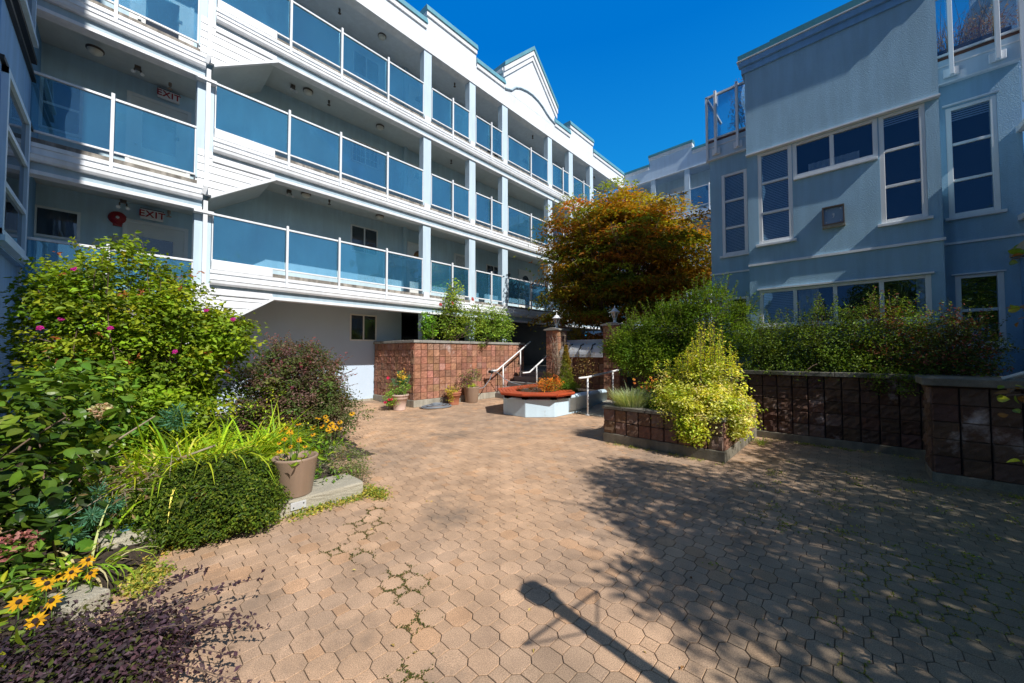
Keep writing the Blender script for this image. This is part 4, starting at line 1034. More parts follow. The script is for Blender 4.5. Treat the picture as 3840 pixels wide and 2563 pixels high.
rough_box(-4.52, -4.07, 1.02, 1.90, -.05, .155, 'rough concrete kerb section under the taupe pot, its end facing the pavers')
rough_box(-4.45, -4.12, -.10, .27, -.05, .19, 'short rough concrete kerb block left of the clipped mound', yaw=.05)
rough_box(-3.66, -3.36, -.27, -.08, -.05, .13, 'mossy concrete kerb end rising from the purple barberry', yaw=.55)
rough_box(-4.46, -4.10, .52, 1.01, -.05, .15, 'rough concrete kerb section almost buried under the clipped mound')
cpz = thing('cover_plate', 'small grey metal cover plate with two screws fixed to the kerb below the taupe pot', 'cover plate', (-4.06, 1.22, .09))
MB().box(-4.072, -4.052, 1.16, 1.30, .055, .125).build('plate', MT['metal'], cpz, bevel=.002)
for y in (1.185, 1.275):
    MB().tube([(-4.053, y, .09 + (.016 if y > 1.23 else -.01)), (-4.047, y, .09 + (.016 if y > 1.23 else -.01))], .006, 8).build('screw', MT['black'], cpz)
tag(MB().box(-4.36, -4.24, .02, .10, .195, .21).build('slate_chip', MT['teal']), 'blue slate chip lying on the short kerb block', 'stone chip')

# lamp post standing to the right of the frame (its shadow falls across the pavers)
lp = thing('lamp_post', 'black lantern post right of the camera whose shadow crosses the pavers', 'lamp post', (.98, 1.62, 0))
lx, ly = .98, 1.66
MB().lathe((lx, ly, 0), [(.12, 0), (.12, .1), (.06, .2), (.05, .3), (.048, 2.3)], 16).build('pole', MT['black'], lp, True)
MB().lathe((lx, ly, 2.3), [(.045, 0), (.085, .22), (.11, .23), (.10, .32), (.085, .34), (.02, .36)], 6).build('lantern_head', MT['black'], lp)
tri_ = [(.809, 2.006, 2.12), (.986, 1.686, 2.12), (.747, 1.314, 2.12)]
MB().tube([tri_[0], tri_[1]], .006, 5).tube([tri_[0], tri_[2]], .009, 5).tube([tri_[2], tri_[1]], .006, 5).tube([tri_[1], (lx, ly, 2.12)], .008, 5).build('basket_bracket', MT['black'], lp)
# ------------------------------------------------------------------ vegetation
def tri(F):
    return F if F.shape[1] == 3 else np.concatenate([F[:, [0, 1, 2]], F[:, [0, 2, 3]]], 0)
def shrub(name, label, cat_, base, blobs, per, spread, size, cols, m='leaf', aspect=.5, up=.6, stem=None, group=None, shell=.5, low=-1., clip=None, squash=.7, nseg=1, droop=0., part='foliage', jit=.18, dark=.55, fold=.18, out=.4):
    t = thing(name, label, cat_, base, group)
    Ps = []; Ds = []; Cs = []; tips = []
    for (x, y, z, rx, ry, rz, n) in blobs:
        c = clumps((x, y, z), (rx, ry, rz), n, shell, low=low)
        if clip is not None: c = c[clip(c)]
        P, d = cloud(c, per, spread, None, squash)
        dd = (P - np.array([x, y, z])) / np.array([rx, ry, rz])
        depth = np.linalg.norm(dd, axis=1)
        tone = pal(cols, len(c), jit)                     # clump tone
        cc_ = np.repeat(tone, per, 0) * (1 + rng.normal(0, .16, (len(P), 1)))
        cc_ *= np.clip(dark + (1 - dark) * depth, .35, 1.15)[:, None]  # inner leaves darkened, self-shade put into leaf colour
        Ps.append(P); Ds.append(unit(dd) * .8 + unit(d) * .5); Cs.append(cc_); tips += list(c[rng.permutation(len(c))[:max(2, len(c) // 9)]])
    P = np.concatenate(Ps); D_ = np.concatenate(Ds); C = np.clip(np.concatenate(Cs), .003, 1)
    if clip is not None:
        k = clip(P); P = P[k]; D_ = D_[k]; C = C[k]
    V, F, CC = leaves(P, size, C, D_, up, aspect, fold, 0, droop, nseg, out)
    npmesh(part, V, F, CC, MT[m], t)
    if stem:
        stems(base, tips[:stem[2]], stem[0], stem[1], stem[3] if len(stem) > 3 else .12, 5, 5, stem[4] if len(stem) > 4 else .08).build('stems', MT['wood'], t, True)
    return t

def petals(c, nrm, r, n, cols, cone=None, parent=None, name='flower', wid=.42, droop=.15, layers=1):
    nrm = Vector(nrm).normalized(); u = nrm.orthogonal().normalized(); w = nrm.cross(u); c = Vector(c)
    V = []; F = []; C = []
    for L in range(layers):
        for k in range(n):
            a = 2 * math.pi * (k + .5 * L) / n + random.uniform(-.12, .12); rr = r * (1 - .28 * L) * random.uniform(.85, 1.1)
            d = u * math.cos(a) + w * math.sin(a); s = nrm.cross(d)
            lift = nrm * (.25 * L * r)
            p = [c + lift, c + d * rr * .55 + s * rr * wid * .5 - nrm * rr * droop * .3 + lift, c + d * rr - nrm * rr * droop + lift, c + d * rr * .55 - s * rr * wid * .5 - nrm * rr * droop * .3 + lift]
            o = len(V); V += [tuple(q) for q in p]; F += [(o, o + 1, o + 2), (o, o + 2, o + 3)]
            cl = np.array(random.choice(cols)) * random.uniform(.8, 1.15); C += [cl] * 4
    o = npmesh(name, V, np.array(F), np.array(C), MT['petal'], parent)
    if cone:
        b = MB().lathe((0, 0, 0), [(cone, 0), (cone * .95, cone * .6), (cone * .5, cone * 1.1), (.0005, cone * 1.2)], 8)
        M3 = Matrix((u, w, nrm)).transposed()
        b.v = [tuple(M3 @ Vector(p) + c + nrm * .002) for p in b.v]; b.build('flower_cone', MT['conebrown'], o, True)
    return o
MT['conebrown'] = mat('dark_flower_cone', (.03, .014, .008), .9, .2, 30)
MT['dryhead'] = MT['petal']
GR = [(.11, .175, .010), (.145, .21, .012), (.075, .12, .010), (.19, .225, .014)]
YL = [(.60, .30, .01), (.66, .38, .012)]
MG = [(.42, .012, .22), (.36, .01, .16)]

def sprigs(t, c, r, n, length, size, cols, aspect=.5, up=.5, lean=.35):
    mb = MB(); P = []; D_ = []
    for _ in range(n):
        a = random.uniform(0, 6.283); el = random.uniform(.15, 1.5); d = Vector((math.cos(a) * math.cos(el), math.sin(a) * math.cos(el), math.sin(el)))
        b = Vector(c) + Vector((d.x * r[0], d.y * r[1], d.z * r[2])) * .85; L = length * random.uniform(.5, 1.3)
        e = b + (d * lean + Vector((random.gauss(0, .25), random.gauss(0, .2), 1 - lean + .2))).normalized() * L; m_ = b.lerp(e, .5) + Vector((random.gauss(0, .02), random.gauss(0, .02), 0))
        mb.tube([Vector(c) - Vector((0, 0, r[2] * .5)), b, m_, e], [.004, .004, .003, .0015], 4)
        for u in np.linspace(0, 1, int(L / .022) + 3): P.append(tuple(b.lerp(e, u) + Vector((random.gauss(0, .008), random.gauss(0, .008), 0)))); D_.append(tuple((e - b).normalized() * .4 + Vector((random.gauss(0, 1), random.gauss(0, 1), 0))))
    mb.build('shoots', MT['wood'], t); V, F, C = leaves(np.array(P), size, cols, np.array(D_), up, aspect, out=1.2); npmesh('shoot_leaves', V, F, C, MT['leaf'], t)
# big rugosa rose
cl = lambda p: (p[:, 1] > -1.02) & (p[:, 0] > -9.9)
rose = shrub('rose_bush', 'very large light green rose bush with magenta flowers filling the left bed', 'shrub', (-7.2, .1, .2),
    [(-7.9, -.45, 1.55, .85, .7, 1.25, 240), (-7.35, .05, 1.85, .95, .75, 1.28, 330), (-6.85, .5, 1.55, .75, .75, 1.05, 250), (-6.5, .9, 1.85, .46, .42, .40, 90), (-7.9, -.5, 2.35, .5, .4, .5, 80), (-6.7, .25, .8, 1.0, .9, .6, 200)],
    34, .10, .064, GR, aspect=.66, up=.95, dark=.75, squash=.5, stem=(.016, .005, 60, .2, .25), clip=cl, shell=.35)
for k, (x, y, z) in enumerate([(-6.95, -.42, 2.62), (-6.35, .75, 2.17), (-6.15, 1.0, 2.05), (-6.55, -.1, 1.9), (-6.6, -.62, 1.88), (-6.3, .45, 1.62), (-6.9, -.5, 2.0)]):
    petals((x + .12, y, z), (.8, -.35, .5), .036, 6, MG, .008, rose, wid=.9, layers=2)
# orange hips / spent sepals
P = np.array([[-6.5 + random.uniform(-.6, .5), random.uniform(-.6, 1.2), random.uniform(1.2, 2.8)] for _ in range(26)]); P[:, 0] += .1
for q in P:
    V, F, C = leaves(q + rng.normal(0, .008, (7, 3)), .045, [(.42, .14, .04), (.34, .12, .05)], aspect=.4); npmesh('spent_bloom', V, F, C, MT['petal'], rose)

for c_, r_ in (((-7.35, .05, 1.85), (.95, .75, 1.28)), ((-7.9, -.45, 1.8), (.85, .5, 1.25)), ((-6.85, .5, 1.6), (.75, .75, 1.05))): sprigs(rose, c_, r_, 22, .34, .06, GR, .62, .9)
# yellow green bush between rose and purple shrub
shrub('shrub', 'small lime green bush squeezed between the rose bush and the dark purple shrub', 'shrub', (-6.6, 1.75, .15), [(-6.6, 1.72, .62, .35, .35, .5, 70)], 22, .07, .045, [(.22, .28, .02), (.30, .34, .03), (.14, .2, .02)], aspect=.55, stem=(.012, .004, 12))
# dark purple shrub
sp = shrub('purple_shrub', 'dark olive and purple leaved shrub with wispy pink tips before the white wall', 'shrub', (-7.05, 2.05, .1),
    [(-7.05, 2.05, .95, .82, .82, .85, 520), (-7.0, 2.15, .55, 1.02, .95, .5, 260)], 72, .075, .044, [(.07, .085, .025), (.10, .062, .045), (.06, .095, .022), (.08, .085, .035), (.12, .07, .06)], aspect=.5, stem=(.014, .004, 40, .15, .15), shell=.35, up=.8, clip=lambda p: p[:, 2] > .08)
tips = []; mb = MB()
for k in range(75):
    a = random.uniform(0, 6.28); el = random.uniform(.1, 1.35); d = Vector((math.cos(a) * math.cos(el), math.sin(a) * math.cos(el), math.sin(el)))
    b = Vector((-7.05, 2.05, .85)) + Vector((d.x * .78, d.y * .78, d.z * .82)); e = b + d * random.uniform(.12, .34) + Vector((random.gauss(0, .05), random.gauss(0, .05), .04))
    mb.tube([(-7.05, 2.05, .15), b, b.lerp(e, .5) + Vector((0, 0, .015)), e], .003, 4); tips += [b.lerp(e, u) for u in np.linspace(.1, 1, 9)]
mb.build('stems', MT['wood'], sp)
V, F, C = leaves(np.array(tips), .042, [(.14, .06, .06), (.10, .07, .045), (.22, .075, .09)], aspect=.4); npmesh('tip_leaves', V, F, C, MT['leaf'], sp)
for k in range(26):
    a = random.uniform(-1.9, .7); el = random.uniform(.05, 1.2); r_ = random.uniform(.86, 1.02)
    petals((-7.05 + .84 * r_ * math.cos(a) * math.cos(el), 2.05 + .84 * r_ * math.sin(a) * math.cos(el), .95 + .85 * r_ * math.sin(el)), (math.cos(a), math.sin(a), .4), .03, 7, [(.42, .07, .15), (.32, .05, .10)], None, sp, wid=.22, droop=.6)

# big glossy leaved hydrangea in the left foreground
hy = shrub('hydrangea_bush', 'large glossy leaved hydrangea with a faded pink flower head at the far left foreground', 'shrub', (-4.45, -.55, .1),
    [(-4.45, -.52, .66, .48, .42, .55, 90), (-4.98, -.48, 1.02, .38, .36, .42, 50), (-4.2, -.62, .42, .45, .35, .35, 44)], 7, .11, .10, [(.05, .105, .010), (.07, .135, .012), (.035, .07, .010), (.11, .165, .014)], 'gloss', .62, .9, (.011, .005, 30, .1, .2), nseg=2, shell=.4, clip=lambda p: p[:, 1] > -1.1, fold=.08)
for c, r_, cols in (((-3.78, -.42, .42), .085, [(.36, .13, .12), (.42, .2, .16), (.24, .09, .08)]), ((-3.9, -.58, .50), .07, [(.42, .28, .16), (.34, .2, .14)]), ((-4.6, -.1, 1.12), .06, [(.5, .45, .25), (.45, .32, .2)])):
    n = 170; d = unit(rng.normal(0, 1, (n, 3))); P = np.array(c) + d * r_ * np.array([1, 1, .75])
    V, F, C = leaves(P, .03, cols, d, .1, .8); npmesh('flower_head', V, F, C, MT['petal'], hy)
shrub('leafy_shrub', 'mid green broad leaved shrub with dry stems in front of the rose bush', 'shrub', (-5.75, -.15, .15),
    [(-5.85, -.25, 1.12, .46, .42, .46, 70), (-5.7, -.1, .75, .3, .3, .3, 20)], 9, .11, .085, [(.07, .155, .018), (.10, .20, .02), (.15, .24, .025)], 'gloss', .55, .8, (.012, .004, 46, .12, .2), nseg=2, shell=.4, clip=lambda p: p[:, 1] > -1.05)

# dry sticks and dead leaves at the foot of the shrubs
mb = MB()
for k in range(60):
    x, y = random.uniform(-5.2, -4.4), random.uniform(-.35, .35)
    mb.tube([(x, y, .15), (x + random.gauss(0, .12), y + random.gauss(0, .12), .15 + random.uniform(.1, .4)), (x + random.gauss(.1, .2), y + random.gauss(.05, .2), .15 + random.uniform(.15, .6))], [.005, .004, .002], 5)
mb.tube([(-5.3, .1, .3), (-5.1, .45, .52), (-4.98, .7, .62)], [.016, .013, .010], 6).tube([(-5.5, -.2, .5), (-5.35, .0, .75), (-5.3, .25, .95)], [.012, .01, .006], 6)
tag(mb.build('dry_stems', MT['paletwig']), 'tangle of dry pale stems at the foot of the shrubs in the left bed', 'dry stems', kind='stuff')
n = 520; P = np.stack([-4.75 + rng.normal(0, .28, n), .02 + rng.normal(0, .2, n), .18 + rng.random(n) * .40], 1)
V, F, C = leaves(P, .075, [(.26, .19, .10), (.18, .12, .06), (.12, .14, .03)], aspect=.28, droop=.4); tag(npmesh('dead_leaves', V, F, C, MT['dryleaf']), 'withered straw coloured leaves under the shrubs of the left bed', 'dead leaves', kind='stuff')
# mixed low ground cover of the bed
n = 9000; P = np.stack([rng.uniform(-9.6, -3.2, n), rng.uniform(-1.1, 2.5, n), np.zeros(n)], 1); P = P[bed_mask(P[:, 0] + .12, P[:, 1])]; n = len(P)
hgt = .5 * np.clip(.55 + .6 * fnoise(P[:, 0], P[:, 1], 3.2, 21), .12, 1); P[:, 2] = .10 + rng.random(n) * hgt
V, F, C = leaves(P, .06, [(.06, .13, .015), (.09, .17, .018), (.13, .19, .02), (.045, .09, .014)], aspect=.5, up=.8); tag(npmesh('ground_cover', V, F, C, MT['leaf']), 'low green ground cover growing between the shrubs of the left bed', 'ground cover', kind='stuff')

# strap-leaved day lilies
def lily(label, x, y, z, n, r, L, w, cols, group='strappy yellow-green day lilies', arch=1.9, lift=1.15):
    t = thing('day_lily', label, 'day lily', (x, y, z), group)
    a = rng.uniform(0, 6.28, n); rr = r * np.sqrt(rng.random(n)); B = np.stack([x + rr * np.cos(a), y + rr * np.sin(a), np.full(n, z)], 1)
    D_ = np.stack([np.cos(a) + rng.normal(0, .4, n), np.sin(a) + rng.normal(0, .4, n), np.zeros(n)], 1)
    V, F, C = blades(B, D_, L, w, cols, arch, 7, .2, lift); npmesh('blades', V, F, C, MT['leaf'], t); return t
LG = [(.20, .31, .014), (.27, .35, .018), (.33, .35, .022), (.13, .23, .012)]
lily('broad day lily clump with long arching yellow-green blades behind the clipped mound', -5.15, .72, .16, 260, .34, .85, .03, LG)
lily('day lily clump farther right, its blades reaching towards the taupe pot', -5.6, 1.15, .16, 170, .30, .80, .026, LG)
lily('low day lily clump with yellowing blades left of the clipped mound', -4.85, .35, .16, 150, .24, .66, .027, LG + [(.5, .42, .10)])
lily('sparse day lily clump with straw coloured dead blades spilling over the short kerb block', -3.85, -.16, .06, 46, .10, .42, .018, [(.15, .26, .02), (.4, .34, .17), (.46, .40, .24), (.22, .3, .03)], arch=2.6)
lily('tall day lily clump in the middle of the bed before the rose bush', -5.6, .42, .16, 200, .3, .85, .028, LG)
lily('day lily clump nearest the dry stems with upright bright blades', -5.2, .15, .16, 150, .26, .75, .028, LG)
lily('day lily clump in front of the dark purple shrub', -5.9, 1.55, .16, 60, .2, .7, .02, LG)

# clipped mound
mo = thing('clipped_mound', 'dense dark green clipped dwarf evergreen mound spilling over the kerb', 'shrub', (-4.42, .70, .1))
u_, v_ = np.meshgrid(np.linspace(0, 2 * np.pi, 40, endpoint=False), np.linspace(-.35, np.pi / 2, 16), indexing='ij')
def moundpt(a, e, s=1.):
    bump = 1 + .05 * np.sin(3 * a + 1) + .055 * np.sin(5 * a + 3 * e) + .05 * np.sin(9 * a + 7 * e) + .035 * np.sin(17 * a - 11 * e)
    return np.stack([-4.43 + .58 * s * bump * np.cos(e) * np.cos(a), .66 + .59 * s * bump * np.cos(e) * np.sin(a), .19 + .385 * s * bump * np.sin(e)], -1)
V = moundpt(u_, v_, .93).reshape(-1, 3); F = []
for i_ in range(40):
    for j_ in range(15): a = i_ * 16 + j_; b = ((i_ + 1) % 40) * 16 + j_; F.append((a, b, b + 1, a + 1))
npmesh('core', V, np.array(F), None, MT['core'], mo)
n = 26000; a = rng.uniform(0, 6.283, n); e = np.arcsin(rng.uniform(-.33, 1, n)); P = moundpt(a, e, rng.uniform(.92, 1.035, n)[:, None] if False else 1.) ; P += (P - np.array([-4.43, .66, .2])) * rng.normal(-.01, .055, (n, 1))
dd = P - np.array([-4.43, .66, .15]); tone = .8 + .5 * fnoise(P[:, 0] + P[:, 2], P[:, 1] - P[:, 2], 14, 5)
C0 = pal([(.055, .10, .010), (.08, .13, .012), (.035, .065, .010), (.13, .165, .016)], n, .15) * np.clip(tone, .5, 1.3)[:, None]
V, F, C = leaves(P, np.abs(rng.normal(.026, .008, n)), C0, dd, .5, .5); npmesh('foliage', V, F, C, MT['leaf'], mo)
n = 60; P = np.array([-4.02, .50, .40]) + rng.normal(0, .028, (n, 3)); V, F, C = leaves(P, .03, [(.22, .09, .03)], aspect=.3); npmesh('dead_foliage', V, F, C, MT['dryleaf'], mo)

# black-eyed daisies
def daisies(label, cx, cy, cz, spots, h, r, leafn, nrm=(.5, -.3, .8)):
    t = thing('yellow_daisy', label, 'daisies', (cx, cy, cz), 'black-eyed yellow daisies')
    mb = MB()
    for (x, y, z) in spots:
        petals((x, y, z), (nrm[0] + random.gauss(0, .3), nrm[1] + random.gauss(0, .3), nrm[2]), r * random.uniform(.85, 1.15), 11, YL, r * .27, t, wid=.34, droop=.25)
        mb.tube([(cx + (x - cx) * .4, cy + (y - cy) * .4, cz), (x, y, z - .1), (x, y, z - .004)], .0032, 5)
    mb.build('stems', MT['stemgreen'], t)
    n = leafn; P = np.stack([cx + rng.normal(0, .16, n), cy + rng.normal(0, .16, n), cz + rng.random(n) * h * .75], 1)
    V, F, C = leaves(P, .09, GR, aspect=.34, nseg=2); npmesh('leaves', V, F, C, MT['leaf'], t)
MT['stemgreen'] = mat('green_stem', (.09, .16, .03), .6, .15, 9)
def spots(c, s, n): return [tuple(np.array(c) + rng.normal(0, 1, 3) * np.array(s)) for _ in range(n)]
daisies('cluster of yellow daisies behind the taupe pot before the dark purple shrub', -5.45, 1.95, .12, spots((-5.35, 1.98, .62), (.13, .13, .07), 15), .55, .045, 60)
daisies('pair of orange-yellow daisies among the day lilies left of the taupe pot', -5.75, 1.5, .12, spots((-5.6, 1.48, .52), (.16, .12, .04), 5), .45, .04, 30)
daisies('large yellow daisies low in the left foreground beside the purple barberry', -3.35, -.42, .05, [(-3.12, -.33, .34), (-3.2, -.25, .36), (-3.08, -.22, .31), (-3.05, -.27, .25), (-3.3, -.27, .35)], .35, .044, 70, (.6, -.1, .6))
daisies('small dim yellow daisies in shadow under the hydrangea', -3.7, -.3, .05, [(-3.5, -.18, .27), (-3.6, -.12, .28), (-3.45, -.1, .25), (-3.62, -.24, .22)], .3, .04, 40, (.6, -.1, .7))
daisies('sparse yellow daisies growing in the taupe pot on the kerb', -4.25, 1.24, .47, [(-4.16, 1.18, .66), (-4.29, 1.16, .72), (-4.15, 1.31, .64), (-4.34, 1.24, .76), (-4.22, 1.10, .62), (-4.3, 1.3, .70), (-4.24, 1.2, .80), (-4.36, 1.32, .66), (-4.12, 1.24, .72), (-4.26, 1.28, .86), (-4.32, 1.12, .68), (-4.2, 1.4, .74)], .2, .030, 34)

# blue-green spurge
def spurge(label, cx, cy, cz, tips_, L=.062, group='blue-green spurge'):
    t = thing('spurge', label, 'spurge', (cx, cy, cz), group); mb = MB(); P = []; D_ = []
    for tp in tips_:
        b = Vector((cx, cy, cz)); e = Vector(tp); m_ = b.lerp(e, .5) + Vector((0, 0, .05)); pts = [b * (1 - u) ** 2 + m_ * 2 * u * (1 - u) + e * u * u for u in np.linspace(0, 1, 7)]
        mb.tube(pts, .005, 5)
        ax = (e - m_).normalized(); s1 = ax.orthogonal().normalized(); s2 = ax.cross(s1)
        for k in range(85):
            u = k / 85; q = m_.lerp(e, u); a = k * 2.4; rad = s1 * math.cos(a) + s2 * math.sin(a); P.append(tuple(q)); D_.append(tuple(rad + ax * (.1 + 1.2 * u * u)))
    mb.build('stems', MT['stemgreen'], t); n = len(P); D_ = unit(np.array(D_)); P = np.array(P)
    sz = np.full(n, L) * rng.uniform(.8, 1.2, n)
    nr = np.cross(D_, rng.normal(0, 1, (n, 3))); s = unit(np.cross(unit(nr), D_)); w = sz[:, None] * .07
    V = np.stack([P, P + D_ * sz[:, None] * .6 + s * w, P + D_ * sz[:, None], P + D_ * sz[:, None] * .6 - s * w], 1).reshape(-1, 3); i_ = np.arange(n)[:, None] * 4
    C = pal([(.06, .15, .095), (.08, .18, .12), (.05, .13, .07)], n, .15); npmesh('leaves', V, np.concatenate([i_ + [0, 1, 2], i_ + [0, 2, 3]], 0), np.repeat(C, 4, 0), MT['leaf'], t)
spurge('blue-green spurge with needle leaves in the left foreground below the day lilies', -4.5, -.17, .12, [(-4.15, -.3, .52), (-4.07, -.12, .43), (-4.25, -.42, .52), (-4.15, .0, .46), (-4.0, -.22, .32), (-4.25, -.1, .56)], .085)
spurge('single blue-green spurge head poking out between the rose bush leaves', -5.6, .35, .5, [(-5.35, .42, 1.0), (-5.45, .35, .95), (-5.4, .5, .93)], .09)
spurge('blue-green spurge filling the faded pink pot', -9.36, 5.36, .40, [(-9.3 + random.gauss(0, .14), 5.36 + random.gauss(0, .17), .78 + random.uniform(0, .28)) for _ in range(11)], .075)

# purple barberry in the near left corner
ba = shrub('barberry_bush', 'dark purple barberry with arching twigs over the pavers in the bottom left corner', 'shrub', (-2.95, -.28, .02),
    [(-2.72, -.04, .11, .40, .36, .13, 240), (-2.5, -.04, .09, .33, .28, .11, 120), (-2.95, -.3, .15, .32, .28, .13, 60)], 17, .045, .028, [(.042, .027, .036), (.055, .034, .045), (.032, .021, .028), (.065, .036, .044), (.05, .06, .014)], aspect=.6, stem=(.005, .002, 40, .05, .15), shell=.3, clip=lambda p: p[:, 2] > .01)
mb = MB(); P = []
for tp in [(-2.73, .62, .20), (-2.85, .50, .16), (-2.62, .48, .12), (-2.22, .42, .12), (-2.3, .55, .15), (-2.12, .36, .10), (-2.45, .52, .14), (-3.05, .38, .22), (-2.4, .40, .2), (-2.05, .25, .12), (-2.9, .3, .3), (-2.0, .45, .08), (-2.35, .32, .26)]:
    b = Vector((-2.85, -.1, .1)); e = Vector(tp); m_ = b.lerp(e, .55) + Vector((0, 0, .09)); pts = [b * (1 - u) ** 2 + m_ * 2 * u * (1 - u) + e * u * u for u in np.linspace(0, 1, 14)]
    mb.tube(pts, [.004 - .0022 * k / 13 for k in range(14)], 5)
    for q in pts[3:]:
        for _ in range(5): P.append(tuple(Vector(q) + Vector((random.gauss(0, .014), random.gauss(0, .014), random.gauss(0, .010)))))
mb.build('twigs', MT['wood'], ba); V, F, C = leaves(np.array(P), .028, [(.045, .028, .038), (.06, .036, .048), (.036, .022, .03)], aspect=.6); npmesh('twig_leaves', V, F, C, MT['leaf'], ba)
# low grey mound and weeds by the kerb
shrub('grey_mound', 'low grey-green mound with dry flower stalks just right of the taupe pot', 'shrub', (-4.85, 2.0, .1), [(-4.8, 2.0, .20, .32, .26, .20, 70), (-4.45, 1.98, .12, .16, .14, .12, 24)], 22, .05, .04, [(.14, .16, .09), (.19, .19, .12), (.24, .2, .13), (.09, .14, .03)], aspect=.16, clip=lambda p: p[:, 2] > .02)
def weeds(name, label, pts, n, size, cols, spread=.05, z=.0, h=.04, cat_='weeds', aspect=.6, m='leaf'):
    P = np.array(pts)[rng.integers(0, len(pts), n)] + rng.normal(0, spread, (n, 2)); P3 = np.stack([P[:, 0], P[:, 1], z + rng.random(n) ** 2 * h], 1)
    V, F, C = leaves(P3, size, cols, aspect=aspect, up=1.2); return tag(npmesh(name, V, F, C, MT[m]), label, cat_, kind='stuff')
kp = [(-4.08, y) for y in np.arange(.1, 2.05, .05)] + [(-4.0, y) for y in np.arange(1.2, 2.1, .06)] + [(-4.25 + .06 * k, 2.0) for k in range(8)] * 2 + [(-3.85, .15), (-3.75, .12), (-3.6, .1), (-3.7, .22), (-3.5, .15)] * 4
weeds('kerb_weeds', 'pale green weeds creeping out along the foot of the concrete kerb', kp, 3600, .026, [(.16, .19, .03), (.24, .24, .035), (.09, .15, .025), (.30, .26, .05)], .045, h=.05)
mk = [(-2.6 + random.gauss(0, .25), 1.2 + random.gauss(0, .3)) for _ in range(0)]
# moss in the joints: leaflets sown along real paver joints
def joint_points(xr, yr, n, seed):
    r2 = np.random.default_rng(seed); out = []
    while len(out) < n:
        x = r2.uniform(*xr); y = r2.uniform(*yr); a = (x + y) * Q; b = (x - y) * Q
        u = ((a - .078) / SP + .5) % 1 - .5; v = ((b - .026) / SP + .5) % 1 - .5
        d = abs(abs(u) + abs(v) - .636)
        if d < .03 or (max(abs(u), abs(v)) > .475 and abs(u) + abs(v) < .64): out.append((x, y))
    return np.array(out)
J = joint_points((-4.0, .9), (.2, 6.8), 60000, 3)
f1 = fnoise(J[:, 0], J[:, 1], 2.3, 31) + .55 * fnoise(J[:, 0], J[:, 1], 6, 32); wgt = f1 + np.clip((J[:, 0] + .3) * .30, -.35, .35)
K = J[wgt > .50]
P3 = np.stack([K[:, 0], K[:, 1], -.006 + rng.random(len(K)) * .012], 1)
V, F, C = leaves(P3, .013, [(.09, .12, .02), (.13, .15, .025), (.16, .13, .04)], aspect=.8, up=1.); tag(npmesh('joint_moss', V, F, C, MT['leaf']), 'green moss growing in the joints between the pavers', 'moss', kind='stuff')
mp = [(-2.35, 1.35), (-2.45, 1.42), (-2.3, 1.28), (-2.25, 1.42), (-2.2, 1.33), (-1.62, .98), (-1.6, .94), (-1.64, 1.02), (-3.1, 1.2), (-3.2, 1.5), (-3.3, 1.7), (-3.6, 1.8), (-3.45, 1.55), (-2.9, 1.35), (-1.93, 1.22)]
J2 = joint_points((-4.0, -1.4), (.75, 2.1), 26000, 5); mpa = np.array(mp); dm = np.min(np.hypot(J2[:, None, 0] - mpa[None, :, 0], J2[:, None, 1] - mpa[None, :, 1]), axis=1)
K = J2[dm + rng.normal(0, .03, len(J2)) < .085]; P3 = np.stack([K[:, 0] + rng.normal(0, .006, len(K)), K[:, 1] + rng.normal(0, .006, len(K)), rng.random(len(K)) * .006], 1)
V, F, C = leaves(P3, .010, [(.06, .065, .016), (.09, .075, .02), (.045, .06, .012)], aspect=.9, up=2.); tag(npmesh('moss_patches', V, F, C, MT['leaf']), 'olive moss patches on the sunny pavers', 'moss', kind='stuff')
rp_ = [(random.uniform(-.9, 1.6), random.uniform(3.0, 6.7)) for _ in range(60)] + [(random.uniform(-1.3, .6), 8.15) for _ in range(30)] + [(random.uniform(.4, 1.6), 6.75) for _ in range(20)] + [(random.uniform(-3.3, -1.4), 5.9) for _ in range(20)]
weeds('shade_weeds', 'scattered small weeds on the mossy shaded pavers at the right', rp_, 2600, .022, [(.14, .17, .03), (.20, .20, .04), (.09, .13, .02)], .04, 0, .03)
lily('tuft of weedy grass at the foot of the box planter corner', -1.22, 7.6, 0, 40, .06, .22, .012, [(.14, .2, .03), (.22, .24, .05)], None)
# litter leaves
n = 90; P = np.stack([rng.uniform(-3.5, 1.2, n), rng.uniform(.9, 6.5, n), np.full(n, .008)], 1); V, F, C = leaves(P, .028, [(.35, .25, .08), (.28, .14, .06), (.42, .33, .12)], up=2, aspect=.5); tag(npmesh('fallen_leaves', V, F, C, MT['dryleaf']), 'few small fallen leaves scattered on the pavers', 'fallen leaves', kind='stuff')

# middle right bushes
BG = [(.075, .135, .012), (.10, .165, .015), (.125, .19, .018), (.06, .10, .012)]
shrub('green_bush', 'tall feathery mid green bush behind the box planter, leaning over the ramp', 'shrub', (-2.7, 8.85, 1.1),
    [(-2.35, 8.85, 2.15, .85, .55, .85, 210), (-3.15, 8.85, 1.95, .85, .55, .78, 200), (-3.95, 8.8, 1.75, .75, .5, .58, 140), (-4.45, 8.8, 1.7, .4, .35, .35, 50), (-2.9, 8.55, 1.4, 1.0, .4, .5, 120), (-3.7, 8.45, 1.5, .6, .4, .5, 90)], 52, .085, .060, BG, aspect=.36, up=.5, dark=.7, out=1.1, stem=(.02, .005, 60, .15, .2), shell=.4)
gb_ = [o for o in COL.objects if o.name == 'green_bush'][0]
for c_, r_ in (((-2.35, 8.85, 2.15), (.85, .55, .85)), ((-3.15, 8.85, 1.95), (.85, .55, .78)), ((-3.95, 8.8, 1.75), (.75, .5, .58))): sprigs(gb_, c_, r_, 40, .42, .055, BG, .3, .4, .55)
